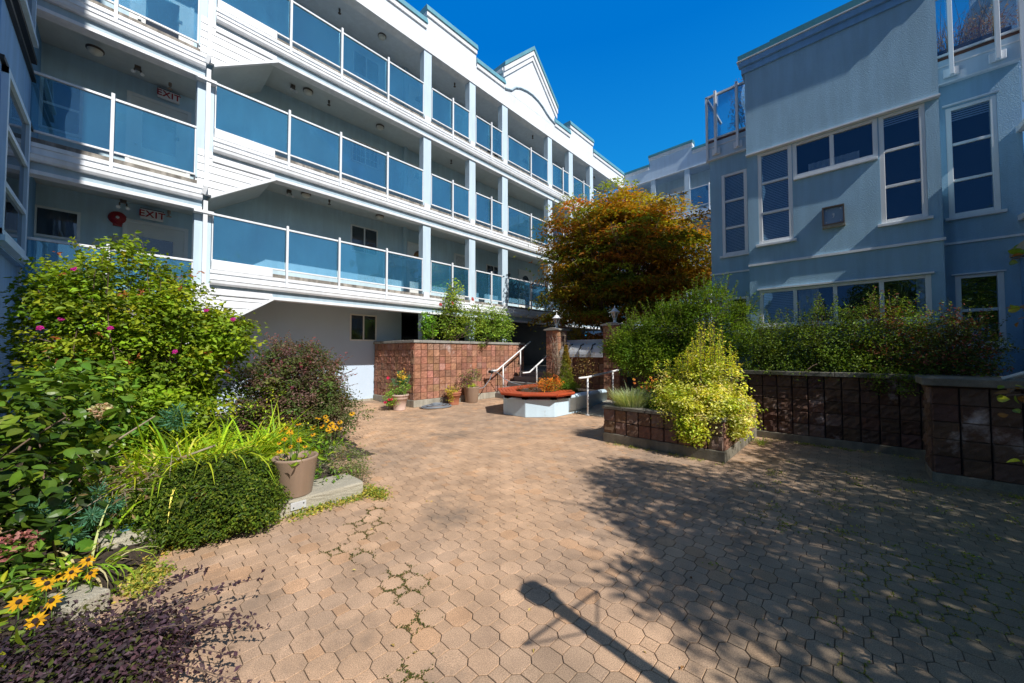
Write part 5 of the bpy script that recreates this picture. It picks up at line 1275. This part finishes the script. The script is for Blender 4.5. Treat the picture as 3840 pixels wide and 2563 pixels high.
eu = shrub('golden_shrub', 'bright yellow variegated shrub tumbling over the front of the low box planter', 'shrub', (-2.0, 6.7, .6),
    [(-1.87, 6.75, 1.0, .52, .48, .55, 300), (-1.9, 6.22, .68, .60, .36, .38, 360), (-1.5, 6.42, .66, .40, .42, .40, 210), (-1.85, 5.95, .42, .20, .12, .22, 50), (-2.35, 6.5, .85, .27, .3, .4, 90)], 30, .055, .045, [(.32, .34, .03), (.41, .41, .09), (.18, .245, .02), (.46, .45, .18), (.25, .30, .025)], aspect=.55, up=.8, stem=(.012, .004, 40, .1, .2), shell=.35, dark=.75)
mb = MB(); P = []
for k in range(95):
    x, y = -1.9 + random.gauss(0, .26), 6.7 + random.gauss(0, .2); z0 = 1.25; z1 = 1.45 + random.uniform(.1, .75) * math.exp(-((x + 1.75) / .35) ** 2)
    mb.tube([(x, y, z0 - .3), (x + .01, y, z1)], .003, 4)
    for q in np.linspace(z0, z1, 16): P += [(x + random.gauss(0, .02), y + random.gauss(0, .02), q)] * 2
mb.build('stems', MT['wood'], eu); V, F, C = leaves(np.array(P), .038, [(.34, .36, .03), (.45, .44, .05), (.22, .3, .03)], aspect=.5); npmesh('shoot_leaves', V, F, C, MT['leaf'], eu)
t = thing('lavender', 'soft grey-green lavender mound at the left corner of the low box planter', 'lavender', (-3.0, 6.35, .6))
n = 1500; a = rng.uniform(0, 6.28, n); rr = .30 * np.sqrt(rng.random(n)); B = np.stack([-2.98 + rr * np.cos(a), 6.38 + rr * np.sin(a) * 1.1, np.full(n, .62)], 1)
V, F, C = blades(B, np.stack([np.cos(a), np.sin(a), 0 * a], 1), .30, .007, [(.20, .24, .13), (.27, .30, .18), (.15, .2, .09)], .7, 4, .15, 1.2); npmesh('blades', V, F, C, MT['leaf'], t)
og = thing('orange_flowers', 'small orange flowers behind the lavender in the low box planter', 'flowers', (-2.8, 6.95, .6))
for p in spots((-2.78, 6.9, 1.0), (.2, .15, .07), 26): petals(p, (.5, -.4, .6), .035, 6, [(.62, .20, .02), (.5, .10, .02), (.6, .3, .03)], .009, og, wid=.6)
n = 300; P = np.array([-2.78, 6.9, .82]) + rng.normal(0, 1, (n, 3)) * np.array([.2, .15, .11]); V, F, C = leaves(P, .07, GR, aspect=.25); npmesh('leaves', V, F, C, MT['leaf'], og)
# hedge shrubs above the retaining wall
HG = [(.06, .105, .013), (.085, .135, .016), (.105, .155, .018), (.05, .08, .012)]
for k, (x, z, rx, rz, n, lab, cols) in enumerate([
    (-1.25, 1.72, .55, .52, 130, 'loose green hedge shrub at the left end of the row on the retaining wall', HG),
    (-.45, 1.78, .6, .62, 170, 'loose green hedge shrub under the left part of the long low window', HG),
    (.35, 1.80, .6, .66, 180, 'loose green hedge shrub under the right part of the long low window', HG + [(.12, .05, .025)]),
    (1.05, 1.62, .55, .52, 140, 'dark green and reddish hedge shrub at the shaded right end of the row', [(.045, .07, .016), (.06, .09, .02), (.13, .04, .03), (.04, .06, .015)])]):
    hs_ = shrub('hedge_shrub', lab, 'shrub', (x, 8.85, 1.14), [(x, 8.82, z, rx, .38, rz, n), (x, 8.55, 1.35, rx * .9, .25, .3, n // 3)], 46, .085, .040, cols, aspect=.5, up=.4, stem=(.012, .004, 26, .12, .2), group='hedge shrubs on the retaining wall', shell=.35)
    sprigs(hs_, (x, 8.8, z), (rx, .36, rz), 34, .32, .042, cols, .45)
shrub('trailing_shrub', 'green branch tip trailing down the face of the retaining wall', 'shrub', (.4, 8.4, 1.3), [(.42, 8.25, 1.15, .28, .10, .2, 30)], 22, .06, .04, HG, aspect=.5)
# climbing roses in the tall planter
RG = [(.10, .16, .018), (.14, .20, .022), (.18, .23, .028), (.07, .115, .014)]
cr = shrub('climbing_rose', 'tall loose climbing rose with red blooms in the tall red planter', 'shrub', (-9.9, 7.6, 1.92), [(-9.85, 7.55, 2.75, .32, .55, .75, 66), (-9.85, 7.65, 3.6, .16, .24, .5, 20), (-9.85, 8.5, 2.75, .3, .5, .6, 40)], 20, .13, .085, RG, aspect=.55, stem=(.012, .004, 36, .12, .12), shell=.3)
for p in [(-9.7, 7.45, 3.25), (-9.65, 8.3, 3.45), (-9.72, 8.35, 3.5), (-9.65, 6.95, 3.15)]: petals(p, (.8, -.5, .3), .06, 6, [(.42, .05, .06), (.5, .10, .08)], .015, cr, wid=.9, layers=2)
shrub('climbing_rose', 'rounded lighter green rose at the stair end of the tall red planter', 'shrub', (-9.9, 9.5, 1.92), [(-9.8, 9.45, 2.65, .42, .75, .62, 110), (-9.75, 9.9, 2.4, .35, .5, .45, 50)], 24, .11, .075, [(.11, .19, .025), (.15, .24, .03), (.19, .26, .04), (.08, .14, .02)], aspect=.6, stem=(.012, .004, 34, .12, .15), shell=.3)
shrub('ivy_column', 'narrow bright green vine against the first column in the tall red planter', 'vine', (-10.0, 6.75, 1.92), [(-10.0, 6.72, 2.45, .16, .2, .58, 60)], 24, .06, .07, [(.10, .20, .02), (.15, .26, .025), (.07, .14, .02)], aspect=.7, stem=(.008, .003, 10), shell=.3)
shrub('trailing_shrub', 'small tuft trailing over the coping of the tall red planter', 'shrub', (-9.45, 8.6, 1.98), [(-9.36, 8.55, 1.92, .09, .22, .16, 18)], 18, .05, .045, [(.16, .22, .03), (.05, .06, .03), (.08, .06, .05)], aspect=.5)

# maple
mp_ = thing('maple_tree', 'broad bronze and orange leaved maple filling the far corner of the court', 'tree', (-6.1, 12.7, .92))
tips = []; Ps = []; Ds = []; Cs = []
MC = [(.15, .083, .007), (.17, .094, .009), (.13, .10, .009), (.115, .113, .011), (.09, .108, .011), (.075, .10, .012), (.165, .07, .014)]
cM = np.array([-6.15, 12.3, 4.75]); rM = np.array([2.75, 2.35, 2.65])
for k in range(480):
    d = unit(rng.normal(0, 1, 3)); d[2] = d[2] if d[2] > -.9 else -d[2]
    r_ = .42 + .58 * rng.random() ** .55
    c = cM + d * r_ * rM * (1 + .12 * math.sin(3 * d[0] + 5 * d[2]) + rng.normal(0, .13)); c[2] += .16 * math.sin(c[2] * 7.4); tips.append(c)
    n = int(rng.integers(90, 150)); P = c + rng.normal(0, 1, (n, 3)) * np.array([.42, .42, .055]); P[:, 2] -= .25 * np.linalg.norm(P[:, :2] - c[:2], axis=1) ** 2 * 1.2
    tone = pal(MC, 1, .22)[0] * (.25 + .55 * (d[2] + 1) / 2 + .5 * r_ ** 1.5)  # lower and inner clumps darker, crown shade put into leaf colour
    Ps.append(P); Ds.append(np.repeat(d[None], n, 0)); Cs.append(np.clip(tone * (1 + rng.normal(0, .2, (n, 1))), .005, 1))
P = np.concatenate(Ps); k = P[:, 1] - .02 * P[:, 2] > 10.2; P = P[k]; Ds = [np.concatenate(Ds)[k]]; Cs = [np.concatenate(Cs)[k]]
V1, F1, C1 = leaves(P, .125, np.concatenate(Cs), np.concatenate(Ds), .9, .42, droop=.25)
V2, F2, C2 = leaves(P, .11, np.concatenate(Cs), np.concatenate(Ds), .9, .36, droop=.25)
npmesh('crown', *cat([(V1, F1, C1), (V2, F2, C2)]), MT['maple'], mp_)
mb = MB()
base = Vector((-6.1, 12.7, .92))
limbs = []
for k in range(7):
    a = k * .9; e = Vector((-6.15 + 1.3 * math.cos(a), 12.4 + 1.2 * math.sin(a), 3.6 + random.uniform(-.3, .6))); m_ = base.lerp(e, .45) + Vector((random.gauss(0, .1), random.gauss(0, .1), -.1))
    mb.tube([base + Vector((.06 * math.cos(a), .06 * math.sin(a), 0)), m_, e], [.10, .07, .04], 8); limbs.append(e)
mb.build('trunk', MT['wood'], mp_, True)
mb = MB()
for c in tips[::2]:
    c = Vector(c); l = min(limbs, key=lambda q: (q - c).length); mb.tube([l, l.lerp(c, .5) + Vector((0, 0, .12)), c], [.025, .016, .006], 5, False)
mb.build('branches', MT['wood'], mp_, True)

# planting inside the octagonal planter
co = thing('dwarf_conifer', 'narrow cone shaped yellowish dwarf conifer in the octagonal planter', 'conifer', (-6.25, 9.0, .46))
n = 5200; h_ = rng.random(n) ** 1.25; a = rng.uniform(0, 6.28, n); rr = .27 * (1 - h_ * .92) * (.55 + .45 * rng.random(n) ** .5) * (1 + .22 * np.sin(h_ * 40 + a * 2))
P = np.stack([-6.25 + rr * np.cos(a), 9.0 + rr * np.sin(a), .47 + 1.35 * h_], 1); d = np.stack([np.cos(a), np.sin(a), .5 + 0 * a], 1)
mixc = pal([(.11, .15, .02), (.16, .18, .02), (.085, .12, .018)], n); brown = pal([(.24, .15, .03), (.2, .12, .03)], n); wv = np.clip((h_ - .35) * 1.6 + .35 * np.sin(a), 0, .8)[:, None]
V, F, C = leaves(P, .05, mixc * (1 - wv) + brown * wv, d, .3, .25); npmesh('foliage', V, F, C, MT['leaf'], co); MB().tube([(-6.25, 9.0, .45), (-6.25, 9.0, 1.7)], [.03, .008], 6).build('trunk', MT['wood'], co)
shrub('juniper', 'low bright green juniper at the foot of the dwarf conifer', 'shrub', (-6.15, 8.75, .46), [(-6.3, 8.6, .62, .38, .3, .2, 50), (-5.95, 8.9, .6, .25, .25, .18, 30)], 24, .05, .045, [(.10, .19, .02), (.13, .22, .025), (.07, .13, .02)], aspect=.22)
tb = thing('bare_shrub', 'leafless shrub of pale tangled twigs in front of the left gate pillar', 'shrub', (-6.7, 9.35, .46)); mb = MB(); L = []
for k in range(34):
    b = Vector((-6.7, 9.35, .47)); a = random.uniform(0, 6.28); s_ = random.uniform(.15, .55)
    e = b + Vector((s_ * math.cos(a), s_ * math.sin(a) * .7, random.uniform(.7, 1.75))); m_ = b.lerp(e, .5) + Vector((random.gauss(0, .08), random.gauss(0, .08), 0)); mb.tube([b, m_, e], [.009, .006, .0025], 5); L.append((m_, e))
    for q in range(4):
        s0 = m_.lerp(e, random.random()); e2 = s0 + Vector((random.gauss(0, .16), random.gauss(0, .14), random.uniform(-.02, .25))); mb.tube([s0, s0.lerp(e2, .5) + Vector((0, 0, .03)), e2], [.004, .003, .0015], 4)
mb.build('twigs', MT['paletwig'], tb)
P = np.array([-5.9, 9.45, 1.1]) + rng.normal(0, 1, (260, 3)) * np.array([.2, .15, .28]); V, F, C = leaves(P, .06, [(.28, .20, .07), (.34, .26, .1), (.2, .14, .05)], aspect=.35); npmesh('dry_leaves', V, F, C, MT['dryleaf'], tb)
shrub('azalea', 'low orange and red autumn coloured shrublet inside the red bench', 'shrub', (-6.35, 7.9, .46), [(-6.15, 8.0, .66, .34, .28, .22, 46), (-5.85, 7.95, .74, .16, .15, .26, 22)], 18, .05, .045, [(.48, .15, .02), (.52, .24, .03), (.3, .09, .02), (.22, .2, .03)], aspect=.45, stem=(.006, .003, 14))
shrub('heather', 'thin brownish heather with grey twigs along the inner edge of the red bench', 'shrub', (-6.6, 7.8, .46), [(-6.65, 7.75, .54, .35, .35, .15, 50), (-6.75, 8.5, .6, .3, .45, .25, 50)], 18, .05, .035, [(.12, .075, .05), (.16, .10, .06), (.09, .11, .03), (.2, .09, .06)], aspect=.25, stem=(.004, .002, 16))
shrub('ground_shrub', 'faint olive shrub in front of the gate pillar behind the bench', 'shrub', (-7.0, 9.2, .46), [(-7.0, 9.15, .72, .25, .25, .3, 36)], 18, .07, .05, [(.14, .13, .03), (.10, .12, .03)], aspect=.35, stem=(.005, .002, 10))

# plants in pots
P4 = shrub('potted_plant', 'leggy plant with pale green and reddish leaves in the tall taupe pot', 'plant', (-9.12, 7.8, .45), [(-9.12, 7.85, .88, .24, .28, .25, 34), (-9.1, 7.45, .75, .12, .2, .25, 16)], 16, .06, .05, [(.10, .15, .03), (.16, .19, .05), (.12, .06, .05), (.08, .05, .05)], aspect=.5, stem=(.006, .003, 16))
shrub('potted_plant', 'yellow-green tuft at the rim of the tall taupe pot', 'plant', (-9.0, 7.7, .5), [(-9.0, 7.68, .53, .13, .13, .06, 14)], 16, .035, .04, [(.24, .32, .03), (.3, .36, .05)], aspect=.6)
shrub('potted_plant', 'yellow-green trailing plant in the terracotta pot', 'plant', (-9.12, 7.05, .35), [(-9.1, 6.98, .46, .16, .18, .12, 22), (-9.02, 6.86, .30, .08, .10, .16, 12)], 18, .04, .04, [(.26, .28, .03), (.34, .32, .04), (.14, .10, .05)], aspect=.5)
rf = shrub('potted_plant', 'trailing plant with red petunias hanging over the rim of the faded pink pot', 'plant', (-9.4, 5.25, .42), [(-9.42, 5.15, .34, .2, .18, .2, 34), (-9.36, 5.36, .62, .26, .3, .2, 40)], 18, .05, .045, [(.10, .2, .03), (.14, .24, .04), (.2, .26, .05)], aspect=.5, stem=(.005, .002, 10))
for p in [(-9.3, 5.02, .33), (-9.22, 5.3, .33), (-9.25, 5.06, .34), (-9.3, 4.98, .92), (-9.4, 4.95, .25)]: petals(p, (.7, -.5, .5), .05, 6, [(.55, .02, .06), (.5, .015, .09)], .01, rf, wid=.8)
P = np.array([-9.3, 5.4, .95]) + rng.normal(0, 1, (80, 3)) * np.array([.05, .09, .09]); V, F, C = leaves(P, .07, [(.5, .42, .05), (.4, .25, .06)], aspect=.4); npmesh('yellow_leaves', V, F, C, MT['leaf'], rf)

# roof terrace plants
shrub('terrace_shrub', 'small reddish shrub rising behind the glass of the left roof terrace', 'shrub', (kx(-2.0), 10.5, kz(7.24)), [(kx(-2.02), 10.4, kz(7.85), .28, .3, .55, 60), (kx(-2.05), 10.4, kz(8.55), .26, .25, .42, 34)], 16, .07, .05, [(.16, .07, .04), (.09, .09, .03), (.2, .09, .04)], aspect=.4, stem=(.012, .003, 30), shell=.2)
pb = thing('planter_box', 'dark soil filled planter box with dry grasses behind the glass of the right roof terrace', 'planter', (kx(1.75), 10.3, kz(7.25)))
MB().box(bx1 + .02, rx1 - .05, Y2 + .05, Y2 + .55, kz(7.25), kz(7.5)).build('box', MT['soil'], pb)
n = 260; B = np.stack([rng.uniform(bx1, rx1 - .1, n), rng.uniform(Y2 + .1, Y2 + .5, n), np.full(n, kz(7.5))], 1); a = rng.uniform(0, 6.28, n)
V, F, C = blades(B, np.stack([np.cos(a), np.sin(a), 0 * a], 1), .6, .008, [(.3, .2, .1), (.22, .13, .07), (.18, .15, .06)], .5, 4, .2, 1.35); npmesh('dry_grass', V, F, C, MT['dryleaf'], pb)
P = np.array([kx(1.9), Y2 + .3, kz(7.75)]) + rng.normal(0, 1, (900, 3)) * np.array([.22, .14, .14]); V, F, C = leaves(P, .04, [(.14, .05, .06), (.2, .14, .03), (.10, .06, .05), (.3, .16, .04)], aspect=.45); npmesh('foliage', V, F, C, MT['leaf'], pb)

# trees standing to the right of the frame: they throw the dappled shade
BX = np.array([1.2, 1.5, 1.84, 2.2, 2.9, 4.1, 5.0, 5.7, 6.2, 9.5]); BF = np.array([.3, -.3, -.62, -.98, -1.4, -2.55, -2.8, -1.7, -1.25, -1.25])
def throws(p):
    xg = p[:, 0] - p[:, 2]; yg = p[:, 1] + .105 * p[:, 2]
    return (xg > np.interp(yg, BX, BF) + .18 * np.sin(yg * 7) + rng.normal(0, .12, len(p))) & (yg > 1.5)
def shade_tree(label, base, c, r, nclump, per, cols, size=.085):
    t = thing('shade_tree', label, 'tree', base, 'trees right of the court')
    cc_ = clumps(c, r, nclump, .30)
    cc_ = cc_[cc_[:, 0] > .205 * cc_[:, 1] + .55]
    P, d = cloud(cc_, per, .24, None, .55); k = (P[:, 0] > .205 * P[:, 1] + .22) & throws(P) & ~((P[:, 1] > 8.85) & (P[:, 2] < 5.7) & (P[:, 0] > 2.2)); P = P[k]; d = d[k]
    V, F, C = leaves(P, size, cols, d, .7, .55); npmesh('crown', V, F, C, MT['leaf'], t)
    mb = MB(); b = Vector(base); top = Vector((base[0], base[1], c[2])); mb.tube([b, b.lerp(top, .5) + Vector((.08, .05, 0)), top], [.16, .12, .05], 9)
    for q in cc_[::2]:
        q = Vector(q); s_ = b.lerp(top, random.uniform(.45, .95)); mb.tube([s_, s_.lerp(q, .5) + Vector((0, 0, .15)), q], [.04, .022, .006], 5, False)
    mb.build('trunk', MT['wood'], t, True)
shade_tree('leafy tree just outside the right edge shading the near pavers', (4.6, 3.9, 0), (4.3, 3.4, 4.3), (2.6, 2.5, 3.0), 240, 130, GR)
shade_tree('second leafy tree outside the right edge shading the retaining wall', (5.0, 6.9, 0), (4.3, 7.0, 3.6), (2.4, 1.8, 2.3), 200, 125, GR)
# leafy sprays entering at the right edge
rs = thing('climber', 'vine sprays with reddish flower tips entering at the right edge before the blue building', 'vine', (1.6, 3.9, 0))
mb = MB(); Pp = []
for pts in ([(1.5, 4.0, 1.9), (1.05, 3.8, 2.25), (.70, 3.66, 2.16)], [(1.5, 4.0, 1.7), (1.0, 3.8, 1.9), (.72, 3.68, 1.80)], [(1.5, 4.0, 1.2), (1.0, 3.8, 1.38), (.66, 3.66, 1.34)], [(1.5, 4.0, .9), (1.0, 3.8, 1.05), (.70, 3.68, .98)], [(1.2, 2.9, .8), (.75, 2.7, 1.02), (.50, 2.58, .96)], [(1.2, 2.9, .4), (.8, 2.75, .62), (.53, 2.62, .60)]):
    mb.tube(pts, [.008, .006, .003], 5)
    for k in range(42):
        u = .3 + .7 * random.random(); q = Vector(pts[1]).lerp(Vector(pts[2]), (u - .3) / .7); Pp.append(tuple(q + Vector((random.gauss(0, .04), random.gauss(0, .04), random.gauss(0, .05)))))
mb.tube([(1.5, 4.0, 0), (1.5, 4.0, 2.4)], .03, 7).tube([(1.2, 2.9, 0), (1.2, 2.9, 1.2)], .02, 6)
mb.build('stems', MT['wood'], rs); V, F, C = leaves(np.array(Pp), .062, [(.07, .115, .014), (.11, .14, .02), (.11, .06, .02)], aspect=.5, nseg=2); npmesh('leaves', V, F, C, MT['leaf'], rs)

# trees behind the camera, mirrored in the window panes of the blue building
def back_tree(label, base, h, r, cols):
    t = thing('garden_tree', label, 'tree', base, 'trees behind the camera')
    c = clumps((base[0], base[1], h * .62), (r, r, h * .38), 150, .3); P, d = cloud(c, 60, .3, None, .6)
    V, F, C = leaves(P, .16, cols, d, .6, .55); npmesh('crown', V, F, C, MT['leaf'], t)
    MB().tube([base, (base[0] + .1, base[1], h * .4), (base[0], base[1] + .1, h * .75)], [.2, .14, .05], 8).build('trunk', MT['wood'], t)
back_tree('dark evergreen behind the camera mirrored in the low window row', (1.5, -9.5, 0), 6.5, 2.4, [(.03, .06, .015), (.045, .08, .02), (.06, .09, .02)])
back_tree('loose garden tree behind the camera mirrored in the right tall window', (5.2, -8.0, 0), 7.5, 2.3, [(.06, .11, .02), (.09, .13, .03), (.04, .07, .015)])
# ------------------------------------------------------------------ camera, sun, sky
yaw, pit, rol = 0.753456, 0.030791, -0.00111
fw = Vector((-math.sin(yaw) * math.cos(pit), math.cos(yaw) * math.cos(pit), math.sin(pit)))
rt = Vector((math.cos(yaw), math.sin(yaw), 0)); upv = rt.cross(fw)
rt2 = rt * math.cos(rol) + upv * math.sin(rol); up2 = -rt * math.sin(rol) + upv * math.cos(rol)
cam = bpy.data.cameras.new('camera'); co_ = bpy.data.objects.new('camera', cam); COL.objects.link(co_)
M4 = Matrix((rt2, up2, -fw)).transposed().to_4x4(); M4.translation = Vector((0, 0, 1.6)); co_.matrix_world = M4
cam.sensor_width = 36; cam.lens = 839.07 / 2349 * 36; cam.clip_start = .05; cam.clip_end = 500
S.camera = co_
EL, AZ = R(45), R(6)
toward = Vector((math.cos(EL) * math.cos(AZ), -math.cos(EL) * math.sin(AZ), math.sin(EL)))
sl = bpy.data.lights.new('sun', 'SUN'); sl.energy = 5.6; sl.angle = R(.53); sl.color = (1, .955, .89)
so = bpy.data.objects.new('sun', sl); COL.objects.link(so); so.rotation_euler = toward.to_track_quat('Z', 'Y').to_euler(); so.location = (20, -2, 20)
wd = bpy.data.worlds.new('World'); S.world = wd; wd.use_nodes = True; nt = wd.node_tree
bg = nt.nodes['Background']; sk = nt.nodes.new('ShaderNodeTexSky'); sk.sky_type = 'NISHITA'; sk.sun_disc = False
sk.sun_elevation = EL; sk.sun_rotation = math.pi / 2 + AZ; sk.air_density = 1.0; sk.dust_density = .2; sk.ozone_density = 4.0; sk.altitude = 300
hs = nt.nodes.new('ShaderNodeHueSaturation'); hs.inputs['Saturation'].default_value = .95
nt.links.new(sk.outputs[0], hs.inputs['Color']); ad = nt.nodes.new('ShaderNodeMix'); ad.data_type = 'RGBA'; ad.blend_type = 'MIX'
tcs = nt.nodes.new('ShaderNodeTexCoord'); dp = nt.nodes.new('ShaderNodeVectorMath'); dp.operation = 'DOT_PRODUCT'
dp.inputs[1].default_value = Vector((-.55, .78, .30)).normalized()
nt.links.new(tcs.outputs['Generated'], dp.inputs[0])
mr = nt.nodes.new('ShaderNodeMapRange'); mr.interpolation_type = 'SMOOTHSTEP'; mr.inputs[1].default_value = .1; mr.inputs[2].default_value = .85
nt.links.new(dp.outputs['Value'], mr.inputs[0])
sx = nt.nodes.new('ShaderNodeSeparateXYZ'); nt.links.new(tcs.outputs['Generated'], sx.inputs[0])
mz = nt.nodes.new('ShaderNodeMapRange'); mz.inputs[1].default_value = .05; mz.inputs[2].default_value = .65; nt.links.new(sx.outputs[2], mz.inputs[0])
deep = mixrgb(nt, mz.outputs[0], (.3, 5.4, 11.4), (0, 2.15, 7.8))
nt.links.new(mixrgb(nt, mr.outputs[0], (.05, .85, 3.0), deep), ad.inputs[7])
d2 = nt.nodes.new('ShaderNodeVectorMath'); d2.operation = 'DOT_PRODUCT'; d2.inputs[1].default_value = Vector((.05, -.94, .34)).normalized()
nt.links.new(tcs.outputs['Generated'], d2.inputs[0])
mr2 = nt.nodes.new('ShaderNodeMapRange'); mr2.interpolation_type = 'SMOOTHSTEP'; mr2.inputs[1].default_value = .45; mr2.inputs[2].default_value = .97; mr2.inputs[4].default_value = .85
nt.links.new(d2.outputs['Value'], mr2.inputs[0])
mxm = nt.nodes.new('ShaderNodeMath'); mxm.operation = 'MAXIMUM'; nt.links.new(mr.outputs[0], mxm.inputs[0]); nt.links.new(mr2.outputs[0], mxm.inputs[1]); nt.links.new(mxm.outputs[0], ad.inputs[0])
nt.links.new(hs.outputs[0], ad.inputs[6]); nt.links.new(ad.outputs[2], bg.inputs[0]); bg.inputs[1].default_value = .082
S.view_settings.view_transform = 'Standard'; S.view_settings.look = 'None'; S.view_settings.exposure = 0; S.view_settings.gamma = 1
S.render.engine = 'CYCLES'
S.cycles.use_denoising = True
S.cycles.max_bounces = 8; S.cycles.transparent_max_bounces = 16; S.cycles.glossy_bounces = 3; S.cycles.caustics_reflective = False; S.cycles.caustics_refractive = False
